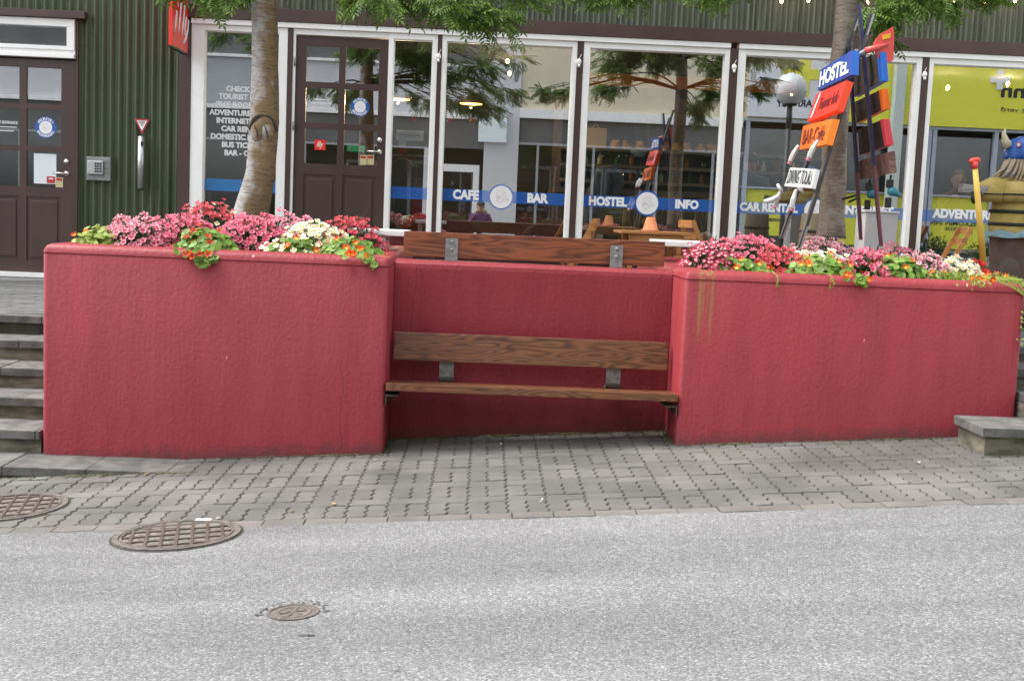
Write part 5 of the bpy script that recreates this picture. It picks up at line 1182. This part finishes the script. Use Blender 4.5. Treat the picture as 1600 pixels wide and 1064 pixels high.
clump('nasturtium_clump', 'nasturtium clump with orange blooms below the white flowers of the right planter', 'flowers', 1282, 412, 7.85, 0.28, .19, 0.21, C_OR, C_YE, 22, LEAFN, RL, 578, FTO, .85, gn, drape=[(.17, 0, .05, 25)])
clump(LP, 'pink flower clump with large dark eyed blooms between the two ski pairs', 'flowers', 1355, 412, 7.95, .20, .24, .25, C_PINK, C_ROSE, 150, LEAFD, NL, 600, fs=1.0, group=gp)
clump(LP, 'pink flower clump behind the right ski pair', 'flowers', 1395, 405, 8.6, .30, .3, .28, C_PINK, C_BLUSH, 210, LEAFD, NL, 700, fs=.85, group=gp)
clump('nasturtium_clump', 'nasturtium clump with orange blooms right of the ski pairs', 'flowers', 1405, 418, 7.86, 0.22, .18, 0.24, C_OR, C_YE, 12, LEAFN, RL, 510, FTO, .85, gn)
clump(LP, 'striped blush pink flower clump in front of the last window', 'flowers', 1442, 415, 8.2, .19, .22, .24, C_BLUSH, C_ROSE, 140, LEAFD, NL, 500, fs=.95, group=gp)
clump('white_flower_clump', 'white flower clump left of the yellow paddle', 'flowers', 1490, 418, 8.3, .20, .2, .21, C_WHITE, C_YE, 200, LEAFN, SLF, 600, FTS, 1.6, gw)
clump('red_flower_clump', 'small scarlet flower clump beside the yellow paddle shaft', 'flowers', 1520, 420, 8.5, .14, .14, .20, C_RED, C_OR, 40, LEAFN, SLF, 400, FTO, .8, 'red flower clump')
clump('trailing_plant', 'yellow green trailing plant left of the paddle spilling to the planter edge', 'plant', 1490, 428, 7.88, .28, .2, .13, C_OR, C_YE, 5, LEAFY, SLF, 1300, FTO, .7, 'yellow green trailing plants', drape=[(.0, 0, .02, 60)])
clump('trailing_plant', 'yellow green trailing plant hanging over the right end corner of the planter', 'plant', 1560, 432, 7.9, .24, .2, .12, C_OR, C_YE, 9, LEAFY, SLF, 1300, FTO, .7, 'yellow green trailing plants', drape=[(.18, 0, .10, 120)])
b = B()
for k in range(9):
    x = 3.15+k*.03; b.tube([(x-.05, 7.6, ZT+.03), (x, YF0-.01, ZT+.02), (3.39+.02*k, YF0-.02, ZT-.06-.03*k), (3.40+.012*k, YF0-.01, ZT-.16-.05*k)], .003, 4)
for k in range(60):
    t = random.random(); x, z = 3.39+random.gauss(0, .03), ZT-.02-t*.36; b.tube([(x, YF0-.02, z), (x+.02, YF0-.035, z-.015)], [.008, .001], 4)
o = build('hanging_stems', b, LEAFY, None, (3.38, YF0, ZT-.2)); tag(o, 'bare pale green stems trailing down the right planter corner', 'plant')
for (px, py, dx) in ((512, 418, 0), (340, 398, 0), (588, 396, 0)):
    pass
for px, lab in ((585, 'thin pale tendril over the bench end of the left planter'), (1213, 'short curled tendril over the middle of the right planter front'), (1300, 'thin tendril of pale stems lying on the right planter rim')):
    p = at(px, 400, 7.5); b = B(); b.tube([(p.x-.08, 7.62, ZT+.01), (p.x-.02, 7.485, ZT+.012), (p.x, 7.452, ZT-.01), (p.x+.012, 7.455, ZT-.05), (p.x-.004, 7.45, ZT-.085)], .0028, 5)
    for k in range(5): b.ell((p.x+random.uniform(-.015, .015), 7.447, ZT-.02-k*.014), .008, .003, .007, 0, 6, 4)
    tag(build('tendril', b, LEAFY, None, (p.x, 7.5, ZT)), lab, 'plant')

# ------------------------------------------------------------ ski signpost
def q4(pts, Yl, Yr):    # TL, TR, BR, BL in frame pixels; left edge at depth Yl, right edge at Yr
    return [at(*pts[0], Yl), at(*pts[1], Yr), at(*pts[2], Yr), at(*pts[3], Yl)]
YFAR, YNEAR = 9.0, 8.15
sp_ = root('ski_signpost', tuple(at(1237.6, 385, 8.35)), 'tall A-shaped signpost made of old skis carrying painted boards in the right planter', 'signpost')
def ski(pts, mats_split, width_vec, th_vec, tipup=True):
    b = B(); P_ = [Vector(p)+Vector((.055 if not mats_split else -.012, 0, 0)) for p in pts]
    rs = []
    for i, p in enumerate(P_):
        s = 1.0 if 0 < i < len(P_)-1 else .55
        rs.append([p-width_vec*s-th_vec, p+width_vec*s-th_vec, p+width_vec*s+th_vec, p-width_vec*s+th_vec])
    b.rings(rs, 0, True, False)
    if mats_split:
        n4 = len(rs)
        for k in range(len(b.m)):
            seg = k//4
            b.m[k] = 0 if k >= 4*(n4-1) else (1 if seg < mats_split else 0)
    return b
def px3(a, e, n, Y0, Y1):
    return [at(a[0]+(e[0]-a[0])*i/n, a[1]+(e[1]-a[1])*i/n, Y0+(Y1-Y0)*i/n) for i in range(n+1)]
axL = (at(1330, 96, YNEAR)-at(1281, 127, YFAR)).normalized()
axR = (at(1376, 110, YNEAR)-at(1336, 126, YFAR)).normalized()
SKB = flat('black_ski', (.045, .045, .05), rough=.35); SKP = flat('ski_violet', (.018, .013, .09), rough=.3); SKR = flat('ski_rose', (.22, .06, .09), rough=.35); SKE = flat('ski_steel_edge', (.35, .35, .36), rough=.4, metal=.6)
thL = Vector((.012, .004, .0)); 
for a, e, Y0, Y1 in (((1209, 372), (1332, 14), 8.85, 8.75), ((1236, 388), (1350, 22), 8.35, 8.45)):
    b = ski(px3(a, e, 8, Y0, Y1), 0, axL*.035, thL); o = build('ski', b, SKB, sp_)
    b = ski([p+Vector((.0105, -.002, 0)) for p in px3(a, e, 8, Y0-.02, Y1-.02)], 0, axL*.008+Vector((0, 0, 0)), thL*.6); build('steel_edge', b, SKE, o)
for a, e, Y0, Y1 in (((1348, 375), (1329, 62), 8.85, 8.75), ((1380, 385), (1345, 8), 8.35, 8.45)):
    b = ski(px3(a, e, 9, Y0, Y1), 3, axR*.026, Vector((-.008, .003, 0))); o = build('ski', b, [SKP, SKR], sp_)
    b = ski([p+Vector((-.081, -.004, 0)) for p in px3(a, e, 9, Y0-.02, Y1-.02)], 0, axR*.012, Vector((-.002, 0, 0))); build('steel_edge', b, SKB, o)
def signboard(pts, Yl, Yr, thick, name, face, edge, label=None, back=None):
    c = q4(pts, Yl, Yr); u = (c[1]-c[0]).normalized(); v = (c[0]-c[3]).normalized(); nn = u.cross(v).normalized()
    if nn.dot(CP-c[0]) < 0: nn = -nn
    b = B(); bk = [p-nn*thick for p in c]
    b.add(list(c)+bk, [(0, 3, 2, 1), (4, 5, 6, 7), (0, 1, 5, 4), (1, 2, 6, 5), (2, 3, 7, 6), (3, 0, 4, 7)], 0)
    b.m[0] = 1; b.m[1] = 2
    o = build(name, b, [edge, face, back or edge], sp_)
    if label: tag(o, label)
    return o, c, nn
def board_text(o, c, nn, s, fu0, fu1, fv0, fv1, mat, bold=0.02, shear=0):
    def P_(a, e): return c[3].lerp(c[2], a).lerp(c[0].lerp(c[1], a), e)+nn*.003
    p00, p10, p01 = P_(fu0, fv0), P_(fu1, fv0), P_(fu0, fv1); b = B()
    u, v = (p10-p00), (p01-p00); cen = p00+u/2+v/2
    text(b, s, cen, width=u.length, height=v.length, u=u.normalized(), v=v.normalized(), bold=bold, shear=shear, ext=.002); build('lettering', b, mat, o)
ORG = flat('orange_board', (.75, .14, .008), rough=.5); REDB = flat('red_board', (.68, .035, .02), rough=.5); REDD = flat('red_board_edge', (.85, .07, .02), rough=.5); BLU = flat('blue_board', (.012, .06, .33), rough=.45); BLE = flat('blue_board_edge', (.03, .16, .62), rough=.45)
WB = flat('white_board', (.55, .56, .54), rough=.6); PINKE = flat('pink_edge', (.6, .05, .07), rough=.5)
o, c, nn = signboard([(1281, 110), (1331, 79), (1330, 117), (1277.5, 142)], YFAR-.05, YNEAR, .05, 'sign_board', BLU, BLE, 'blue board lettered HOSTEL'); board_text(o, c, nn, 'HOSTEL', .05, .93, .12, .88, WV, .035)
o, c, nn = signboard([(1276, 147), (1323, 126), (1307, 172), (1261, 191)], YFAR-.02, YNEAR+.03, .05, 'sign_board', REDB, REDD, 'red board lettered i Tourist Info'); board_text(o, c, nn, 'i', .10, .19, .10, .95, WV, .06, .25); board_text(o, c, nn, 'Tourist Info', .28, .92, .28, .72, flat('dark_red_lettering', (.16, .01, .01), rough=.6), .01)
o, c, nn = signboard([(1255, 197), (1301, 186), (1290, 226), (1249, 234.5)], YFAR-.02, YNEAR+.05, .05, 'sign_board', ORG, REDD if 0 else flat('orange_board_edge', (.9, .24, .02), rough=.5), 'orange board lettered BAR-Café'); board_text(o, c, nn, 'BAR-Café', .10, .88, .18, .80, flat('brown_lettering', (.14, .02, .01), rough=.6), .005)
o, c, nn = signboard([(1234.5, 262), (1275, 264.5), (1268, 294), (1225.5, 291)], 8.75, 8.25, .03, 'sign_board', WB, WV, 'white board lettered DIVING TOURS'); board_text(o, c, nn, 'DIVING TOURS', .06, .94, .15, .88, INK, .0)
# right hand boards seen from behind
for pts, eg, ps, lab in (([(1334, 97), (1374, 82), (1378, 127), (1333, 152)], BLE, BACKW, 'dark back of a blue edged board'), ([(1335, 160), (1377, 140), (1381, 171), (1338, 193)], ORG, BACKW, 'dark back of an orange edged board'),
                         ([(1340, 203), (1379, 187), (1386, 228), (1343, 243)], PINKE, BACKW, 'dark back of a pink edged board'), ([(1338, 253), (1388, 238), (1391, 272), (1342, 281)], PALLET, PALLET, 'reddish brown slatted back of the lowest board')):
    signboard(pts, YFAR-.1, YNEAR+.05, .045, 'sign_board', ps, eg, lab, back=eg)
for pts, eg in (([(1374.5, 82), (1380.5, 97), (1382.5, 124), (1378.3, 127)], BLE), ([(1377.5, 140), (1383.5, 139), (1386.5, 170), (1381.3, 172)], ORG), ([(1379.5, 187), (1383.5, 188), (1389, 226), (1386.3, 228)], PINKE)):
    c = [at(x, y, YNEAR+.04) for x, y in pts]; b = B(); d = Vector((0, .06, 0)); b.hexa([c[3], c[2], c[1], c[0]], [p+d for p in (c[3], c[2], c[1], c[0])]); build('board_edge', b, eg, sp_)
# bindings
WBN = M('white_binding', (.62, .64, .62), (.70, .70, .68), scale=30, rough=.4); TEAL = flat('teal_binding', (.02, .17, .22), rough=.35)
def binding(px, py, Y, tilt, s, mat):
    p = at(px, py, Y); b = B(); d = Vector((math.sin(tilt), -.1, math.cos(tilt))).normalized()
    f = Vector((-math.cos(tilt), -.5, math.sin(tilt))).normalized()
    b.rings([[p+d*t*s+f*o_*s+(axL*.035*math.cos(a)+f*.03*math.sin(a))*r*s for a in [2*math.pi*k/6 for k in range(6)]] for t, o_, r in ((-.085, .02, .75), (-.08, .02, .85), (-.045, .024, .95), (.0, .022, 1.0), (.03, .02, .8), (.07, .012, .72), (.08, .012, .5))], 0, True, False)
    o = build('binding', b, mat, sp_)
    b = B(); b.tube([p-d*.09*s+f*.02*s, p-d*.11*s+f*.02*s], .02*s, 8); build('buckle', b, BLACK if mat is not WBN else flat('binding_pink', (.55, .15, .25), rough=.5), o)
binding(1243, 241, 8.75, .35, .78, WBN); binding(1273, 234, 8.3, .35, .8, WBN); binding(1218, 310, 8.75, .25, .75, WBN); binding(1243, 311, 8.3, .1, .78, WBN)
for px, py, Y in ((1219, 296, 8.75), (1250, 296, 8.3)):
    p = at(px, py, Y); b = B(); b.tube([p+Vector((-.03, -.03, .035)), p+Vector((-.01, -.04, 0)), p+Vector((.02, -.01, -.02))], [.01, .014, .008], 6); build('heel_lever', b, WBN, sp_)
p = at(1205, 313, 8.7); b = B(); b.tube([p+Vector((-.05, 0, -.012)), p, p+Vector((.05, 0, .03))], [.014, .02, .015], 8); build('strap', b, WBN, sp_)
for px, py, Y in ((1352, 306, 8.75), (1384, 302, 8.3)):
    p = at(px, py, Y); b = B(); b.rings([[p+Vector((x, -.04+r*.9*math.cos(a)*.035, z+r*.035*math.sin(a))) for a in [2*math.pi*k/10 for k in range(10)]] for x, z, r in ((-.0, .01, .5), (.02, .015, 1.0), (.06, .005, .8), (.09, -.02, .3))]); o = build('binding', b, TEAL, sp_)
    b = B(); b.box(p.x-.01, p.x+.025, p.y-.06, p.y-.02, p.z-.10, p.z-.03, 0, .006); build('heel_piece', b, BLACK, o); b = B(); b.box(p.x-.01, p.x+.03, p.y-.06, p.y-.02, p.z+.035, p.z+.09, 0, .006); b.tube([(p.x+.01, p.y-.04, p.z+.09), (p.x+.015, p.y-.04, p.z+.12)], .008, 6); build('heel_piece', b, BLACK, o)
b = B()
for z in (305, 309): p = at(1341, z, 8.75); b.tube([p, p+Vector((-.12 if z == 305 else -.07, -.02, -.035))], [.007, .010], 6)
build('ski_brake', b, BLACK, sp_)
# red kayak paddle across the top
pd = root('kayak_paddle', tuple(at(1340, 90, 8.3)), 'red paddle blade on a grey shaft tied across the top of the ski signpost', 'paddle')
blade = [(1364.5, 71), (1369, 61), (1378, 52), (1396, 42), (1397.5, 60), (1396, 94), (1392, 97), (1383, 97.5), (1374, 92), (1368, 82)]
pts = [at(x, y, 8.2) for x, y in blade]; b = B()
b.add([p for p in pts]+[p+Vector((0, .014, 0)) for p in pts], [tuple(range(9, -1, -1)), tuple(range(10, 20))]+[(i, (i+1) % 10, 10+(i+1) % 10, 10+i) for i in range(10)])
b.tube([at(1352, 80, 8.19), at(1370, 75, 8.19), at(1388, 69, 8.195)], [.022, .020, .006], 10)
bl_ = build('blade', b, flat('red_paddle', (.62, .08, .07), rough=.4), pd)
b = B(); b.tube([at(1334, 91, 8.3), at(1353, 80, 8.21)], .017, 10); build('shaft', b, GALV, pd)
c = [at(x, y, 8.192) for x, y in ((1379, 55), (1392, 52.5), (1391, 60), (1379, 62.5))]; b = B(); b.add(c+[p+Vector((0, .006, 0)) for p in c], [(0, 3, 2, 1), (4, 5, 6, 7), (0, 1, 5, 4), (1, 2, 6, 5), (2, 3, 7, 6), (3, 0, 4, 7)]); build('sticker', b, flat('yellow_sticker', (.75, .38, .02), rough=.5), bl_)

# ------------------------------------------------------------ yellow paddle in the planter
yp = root('yellow_paddle', tuple(at(1537, 412, 8.6)), 'yellow paddle shaft with a red T grip standing upright in the planter flowers', 'paddle')
b = B(); b.tube([at(1537, 416, 8.55), at(1530, 335, 8.55), at(1523.5, 262, 8.55)], [.022, .021, .019], 12); build('shaft', b, M('yellow_shaft', (.60, .38, .05), (.68, .46, .09), scale=10, rough=.45), yp)
b = B(); b.tube([at(1523.5, 264, 8.55), at(1522.7, 253, 8.55)], [.021, .024], 12); b.tube([at(1515.5, 254.5, 8.55), at(1518, 252.5, 8.55), at(1523, 251, 8.55), at(1528, 250.5, 8.55), at(1531, 252, 8.55)], [.012, .021, .022, .021, .011], 10); build('grip', b, flat('red_grip', (.72, .06, .04), rough=.4), yp)

# ------------------------------------------------------------ viking statue
VY = 9.75
def vz(py): return at(1600, py, VY).z
vx = at(1597, 300, VY).x; vt = root('viking_statue', (vx, VY, TZ(vx)), 'carved viking statue in a blue horned helmet and yellow strapped vest at the right edge', 'statue')
YELV = M('yellow_vest', (.36, .27, .065), (.47, .37, .12), scale=9, rough=.8, bump=.004, bscale=30); sc = lambda a: a*VY/FPX
b = B(); b.loft([(vx, VY, vz(373), .235, .18), (vx, VY, vz(360), .245, .19), (vx, VY, vz(340), .235, .19), (vx, VY, vz(315), .225, .18), (vx, VY, vz(292), .25, .19), (vx, VY, vz(282), .20, .16), (vx, VY, vz(277), .09, .09)], 28); build('vest', b, YELV, vt)
for s in (-1, 1):
    b = B()
    b.loft([(vx+s*.27, VY-.03, vz(318), .115, .13), (vx+s*.275, VY-.03, vz(308), .14, .15), (vx+s*.24, VY-.03, vz(290), .13, .14), (vx+s*.19, VY-.02, vz(280), .08, .1)], 18); sl2 = build('sleeve', b, YELV, vt)
    b = B(); b.loft([(vx+s*.275, VY-.03, vz(307.5), .145, .155), (vx+s*.276, VY-.03, vz(305.5), .145, .155)], 22); build('cord', b, BLACK, sl2)
b = B()
b.loft([(vx-.09, VY-.13, vz(317), .13, .07), (vx-.09, VY-.13, vz(306), .15, .085), (vx-.09, VY-.12, vz(286), .12, .08)], 16); build('chest_pad', b, YELV, vt)
b = B(); b.loft([(vx-.09, VY-.13, vz(307), .154, .09), (vx-.09, VY-.13, vz(304.5), .154, .09)], 18); build('cord', b, BLACK, vt)
for py in (332, 352):
    b = B(); b.loft([(vx, VY, vz(py+2.6), .246, .197), (vx, VY, vz(py-2.6), .246, .197)], 30); build('strap', b, flat('black_strap', (.02, .018, .016), rough=.7), vt)
b = B(); b.box(vx-.02, vx+.03, VY-.21, VY-.16, vz(360), vz(300), 0, .008); build('buckle_strip', b, BLACK, vt)
b = B(); n = 40; b.rings([[(vx+(rx+.015*math.sin(7*a))*math.cos(a), VY+(rx*.8+.015*math.sin(7*a))*math.sin(a), vz(py+1.6*math.sin(5*a))) for a in [2*math.pi*k/n for k in range(n)]] for py, rx in ((372, .262), (366, .255), (361, .24))], 0, False); build('hem', b, M('blue_hem', (.16, .27, .31), (.24, .36, .38), scale=14, rough=.9), vt)
b = B(); BRL = M('brown_breeches', (.07, .04, .035), (.12, .075, .065), scale=7, rough=.85, bump=.004)
b.loft([(vx, VY, TZ(vx)+.0, .16, .15), (vx, VY, TZ(vx)+.2, .19, .16), (vx, VY, vz(425), .205, .17), (vx, VY, vz(395), .215, .17), (vx, VY, vz(366), .225, .17)], 24); b.ell((vx-.09, VY-.11, vz(428)), .10, .08, .15, 1, 16, 10); build('skirt', b, [BRL, M('grey_knee', (.085, .062, .055), rough=.9)], vt)
HX = vx+.005; hz = vz(252)
b = B(); b.loft([(HX, VY-.02, vz(277), .05, .06), (HX, VY-.03, vz(268), .085, .09), (HX, VY-.04, vz(255), .105, .115), (HX, VY-.03, vz(240), .10, .11)], 18); b.ell((HX, VY-.155, vz(260)), .022, .03, .03); hd = build('head', b, M('carved_face', (.36, .2, .10), rough=.7), vt)
b = B()
for s in (-1, 1): b.ell((HX+.045*s, VY-.145, vz(254)), .016, .012, .011, 0, 8, 6)
b.tube([(HX-.04, VY-.14, vz(268)), (HX, VY-.15, vz(269)), (HX+.04, VY-.14, vz(268))], .006, 6, 1); build('features', b, [INK, REDINK], hd)
HB_ = M('helmet_blue', (.01, .075, .34), (.015, .10, .42), scale=12, rough=.3)
b = B(); b.loft([(HX, VY, vz(250.5), .165, .19), (HX, VY, vz(247), .168, .193), (HX, VY, vz(238), .168, .193), (HX, VY, vz(228), .155, .175), (HX, VY, vz(219), .115, .13), (HX, VY, vz(214), .06, .07), (HX, VY, vz(212.5), .01, .01)], 28); hl = build('helmet', b, HB_, vt)
b = B()
for s in (-1, 1): b.tube([(HX+s*.155, VY-.03, vz(231)), (HX+s*.19, VY-.03, vz(221)), (HX+s*.205, VY-.03, vz(211)), (HX+s*.195, VY-.03, vz(203))], [.036, .028, .017, .004], 12)
build('horn', b, M('horn_ivory', (.55, .50, .33), rough=.4), hl)
b = B(); c = Vector((HX-.125, VY-.14, vz(229))); nn = Vector((-.6, -.8, 0)); disc(b, c, .020, u=Vector((.8, -.6, 0)), v=Vector((0, 0, 1)), mi=0, th=.004); disc(b, c+Vector((-.6, -.8, 0))*.004, .013, u=Vector((.8, -.6, 0)), v=Vector((0, 0, 1)), mi=1, th=.002); build('badge', b, [REDINK, WV2], hl)
b = B(); HR = [M('rope_hair', (.30, .23, .15), (.45, .38, .28), scale=30, rough=.9)]
for k in range(26):
    a = R(150+k*9.5); x0_, y0_ = HX+.135*math.cos(a), VY+.15*math.sin(a); l = random.uniform(18, 36); ox = (math.cos(a)*.10+random.uniform(-.02, .02))
    b.tube([(x0_, y0_, vz(244)), (x0_+ox*.25, y0_-.02, vz(254)), (x0_+ox*.7, y0_-.04, vz(254+l*.5)), (x0_+ox*1.5, y0_-.05, vz(254+l))], [.014, .014, .012, .006], 6)
build('hair', b, HR, vt)
b = B(); p0, p1 = at(1501, 294, VY-.1), at(1560, 300, VY-.1); b.obb(p0, p1, (0, .045, 0), (0, 0, .033)); build('log_arm', b, GREYW, vt)
b = B()
for px in (1520.5, 1530.5): p = at(px, 302, VY-.17); b.tube([p+Vector((0, 0, .01)), p+Vector((0, -.01, -.05)), p+Vector((.012, 0, -.08))], [.018, .02, .012], 8)
build('glove', b, BLACK, vt)
# dark round bush in a pot behind the statue's paddle
p = at(1548, 395, 12.2); bt2 = root('potted_bush', (p.x, 12.2, TZ(p.x)), 'dark leafy potted bush against the last window behind the paddle', 'plant')
b = B(); b.loft([(p.x, 12.2, TZ(p.x), .16, .16), (p.x, 12.2, TZ(p.x)+.28, .21, .21), (p.x, 12.2, TZ(p.x)+.3, .22, .22)], 20); build('pot', b, BLACK, bt2)
pp, dd = dome(900, (p.x, 12.2, TZ(p.x)+.45), .26, .2, .24, (.3, 1), -.6); scatter_mesh('foliage', NL[0], NL[1], NL[2], pp, frames(dd+rng.normal(0, .5, dd.shape), rng.normal(0, .5, dd.shape)), rng.uniform(.8, 1.4, len(pp)), [LEAFD], bt2)
# ------------------------------------------------------------ terrace furniture
def ztop(px, py, Y): return at(px, py, Y).z
for pa, pb, lab in ((545, 636, 'white slatted terrace table behind the left end of the wooden board'), (1027, 1120, 'white slatted terrace table behind the right end of the wooden board')):
    xa, xb = at(pa, 360, 8.75).x, at(pb, 380, 8.75).x; zt = ztop(pb if pa < 800 else pa, 361 if pa < 800 else 375.5, 8.7); wt = root('white_table', ((xa+xb)/2, 8.8, TZ(xa)), lab, 'table', 'white terrace tables')
    b = B()
    for k in range(4): b.box(xa, xb, 8.66+k*.13, 8.66+k*.13+.12, zt-.04, zt, 0, .008)
    build('tabletop', b, WHITEP, wt)
    for x in (xa+.05, xb-.17) if pa < 800 else (xa+.34, xb-.04):
        b = B(); b.box(x-.02, x+.02, 8.70, 8.74, TZ(x), zt-.041); b.box(x-.02, x+.02, 9.0, 9.04, TZ(x), zt-.041); b.box(x-.018, x+.018, 8.741, 8.999, TZ(x)+.1, TZ(x)+.14); build('leg', b, WHITEP, wt)
pt = root('wooden_table', (1.65, 11.2, TZ(1.65)), 'orange brown wooden cafe table with a terracotta cone on it', 'table')
xa, xb = at(969, 360, 11.0).x, at(1078, 366, 11.0).x; zt = .5*(ztop(985, 359, 11)+ztop(1070, 366, 11)); b = B()
for k in range(6): b.box(xa, xb, 10.9+k*.115, 10.9+k*.115+.108, zt-.025, zt, 0, .004)
build('tabletop', b, PINE, pt); b = B(); b.box(xa+.08, xb-.06, 10.93, 10.955, zt-.095, zt-.026); build('apron', b, PINE, pt); b = B(); b.box(xa+.08, xb-.06, 11.5, 11.525, zt-.095, zt-.026); build('apron', b, PINE, pt)
for x in (xa+.1, xb-.1):
    for y in (10.97, 11.48): b = B(); b.box(x-.02, x+.02, y-.015, y+.02, TZ(x), zt-.0255); build('leg', b, PINE, pt)
p = at(1016, 362, 11.15); b = B(); b.loft([(p.x, 11.15, zt+.001, .085, .085), (p.x, 11.15, zt+.014, .085, .085), (p.x, 11.15, zt+.016, .07, .07), (p.x, 11.15, zt+.13, .038, .038)], 20); tag(build('terracotta_cone', b, M('terracotta', (.52, .17, .07), (.60, .22, .10), scale=14, rough=.85), None, (p.x, 11.15, zt)), 'small terracotta cone pot upside down on the wooden table', 'pot')
def folding_chair(x, y, rz, l):
    z0 = TZ(x); t = root('folding_chair', (x, y, z0), l, 'chair', 'orange brown wooden folding chairs on the terrace'); c_, s_ = math.cos(rz), math.sin(rz)
    f = lambda a, d, z: (x+a*c_-d*s_, y+a*s_+d*c_, z0+z)
    for s in (-1, 1):
        b = B(); b.obb(f(.2*s, .22, 0), f(.2*s, -.16, .80), (.011*c_, .011*s_, 0), Vector((-s_*.02, c_*.02, .008))); build('leg', b, PINE, t)
        b = B(); b.obb(f(.17*s, -.22, 0), f(.17*s, .2, .46), (.011*c_, .011*s_, 0), Vector((-s_*.018, c_*.018, .008))); build('leg', b, PINE, t)
    b = B()
    for k in range(5): b.obb(f(-.2, -.16+.085*k, .45), f(.2, -.16+.085*k, .45), Vector((-s_*.035, c_*.035, 0)), (0, 0, .009))
    build('seat', b, PINE, t); b = B()
    for z, d in ((.77, -.155), (.66, -.11)): b.obb(f(-.21, d-.01, z), f(.21, d-.01, z), Vector((-s_*.008, c_*.008, 0)), (0, 0, .035))
    build('backrest', b, PINE, t)
xf = at(903, 350, 11.3); folding_chair(xf.x+.02, 11.35, R(80), 'wooden folding chair left of the terrace table in front of the brown post')
xf = at(1083, 365, 11.4); folding_chair(xf.x+.10, 11.5, R(-82), 'wooden folding chair right of the terrace table partly behind the pink flowers')
xf = at(1482, 380, 12.4); folding_chair(xf.x, 12.4, R(84), 'wooden folding chair seen end on in front of the adventure window')
p = at(1372, 350, 11.6); b = B(); b.box(p.x-.155, p.x+.155, 11.5, 11.8, TZ(p.x), ztop(1372, 333, 11.5), 0, .01); o = root('grey_box', (p.x, 11.6, TZ(p.x)), 'pale grey square box standing behind the right ski pair', 'box')
build('body', b, M('pale_grey_board', (.42, .40, .40), (.48, .46, .46), scale=4, rough=.8), o); zt2 = ztop(1372, 333, 11.5); b = B(); b.box(p.x-.165, p.x+.165, 11.49, 11.81, zt2+.001, zt2+.02, 0, .004); build('lid', b, M('pale_lid', (.5, .49, .48), rough=.7), o)
p = at(1272, 365, 11.8); b = B(); o = root('wooden_barrel', (p.x, 11.8, TZ(p.x)), 'dark brown wooden barrel behind the flowers under the round logo', 'barrel')
zt3 = ztop(1272, 334, 11.8); h_ = zt3-TZ(p.x); b.loft([(p.x, 11.8, TZ(p.x), .13, .13), (p.x, 11.8, TZ(p.x)+h_*.5, .155, .155), (p.x, 11.8, zt3, .13, .13)], 22); build('body', b, M('barrel_wood', (.06, .045, .02), (.12, .085, .04), scale=18, stretch=(1, 1, .1), rough=.8), o)
b = B()
for t in (.2, .8): b.loft([(p.x, 11.8, TZ(p.x)+h_*t, .146, .146), (p.x, 11.8, TZ(p.x)+h_*t+.03, .146, .146)], 22)
build('hoop', b, DARKM, o)
print('objects', len(bpy.data.objects))
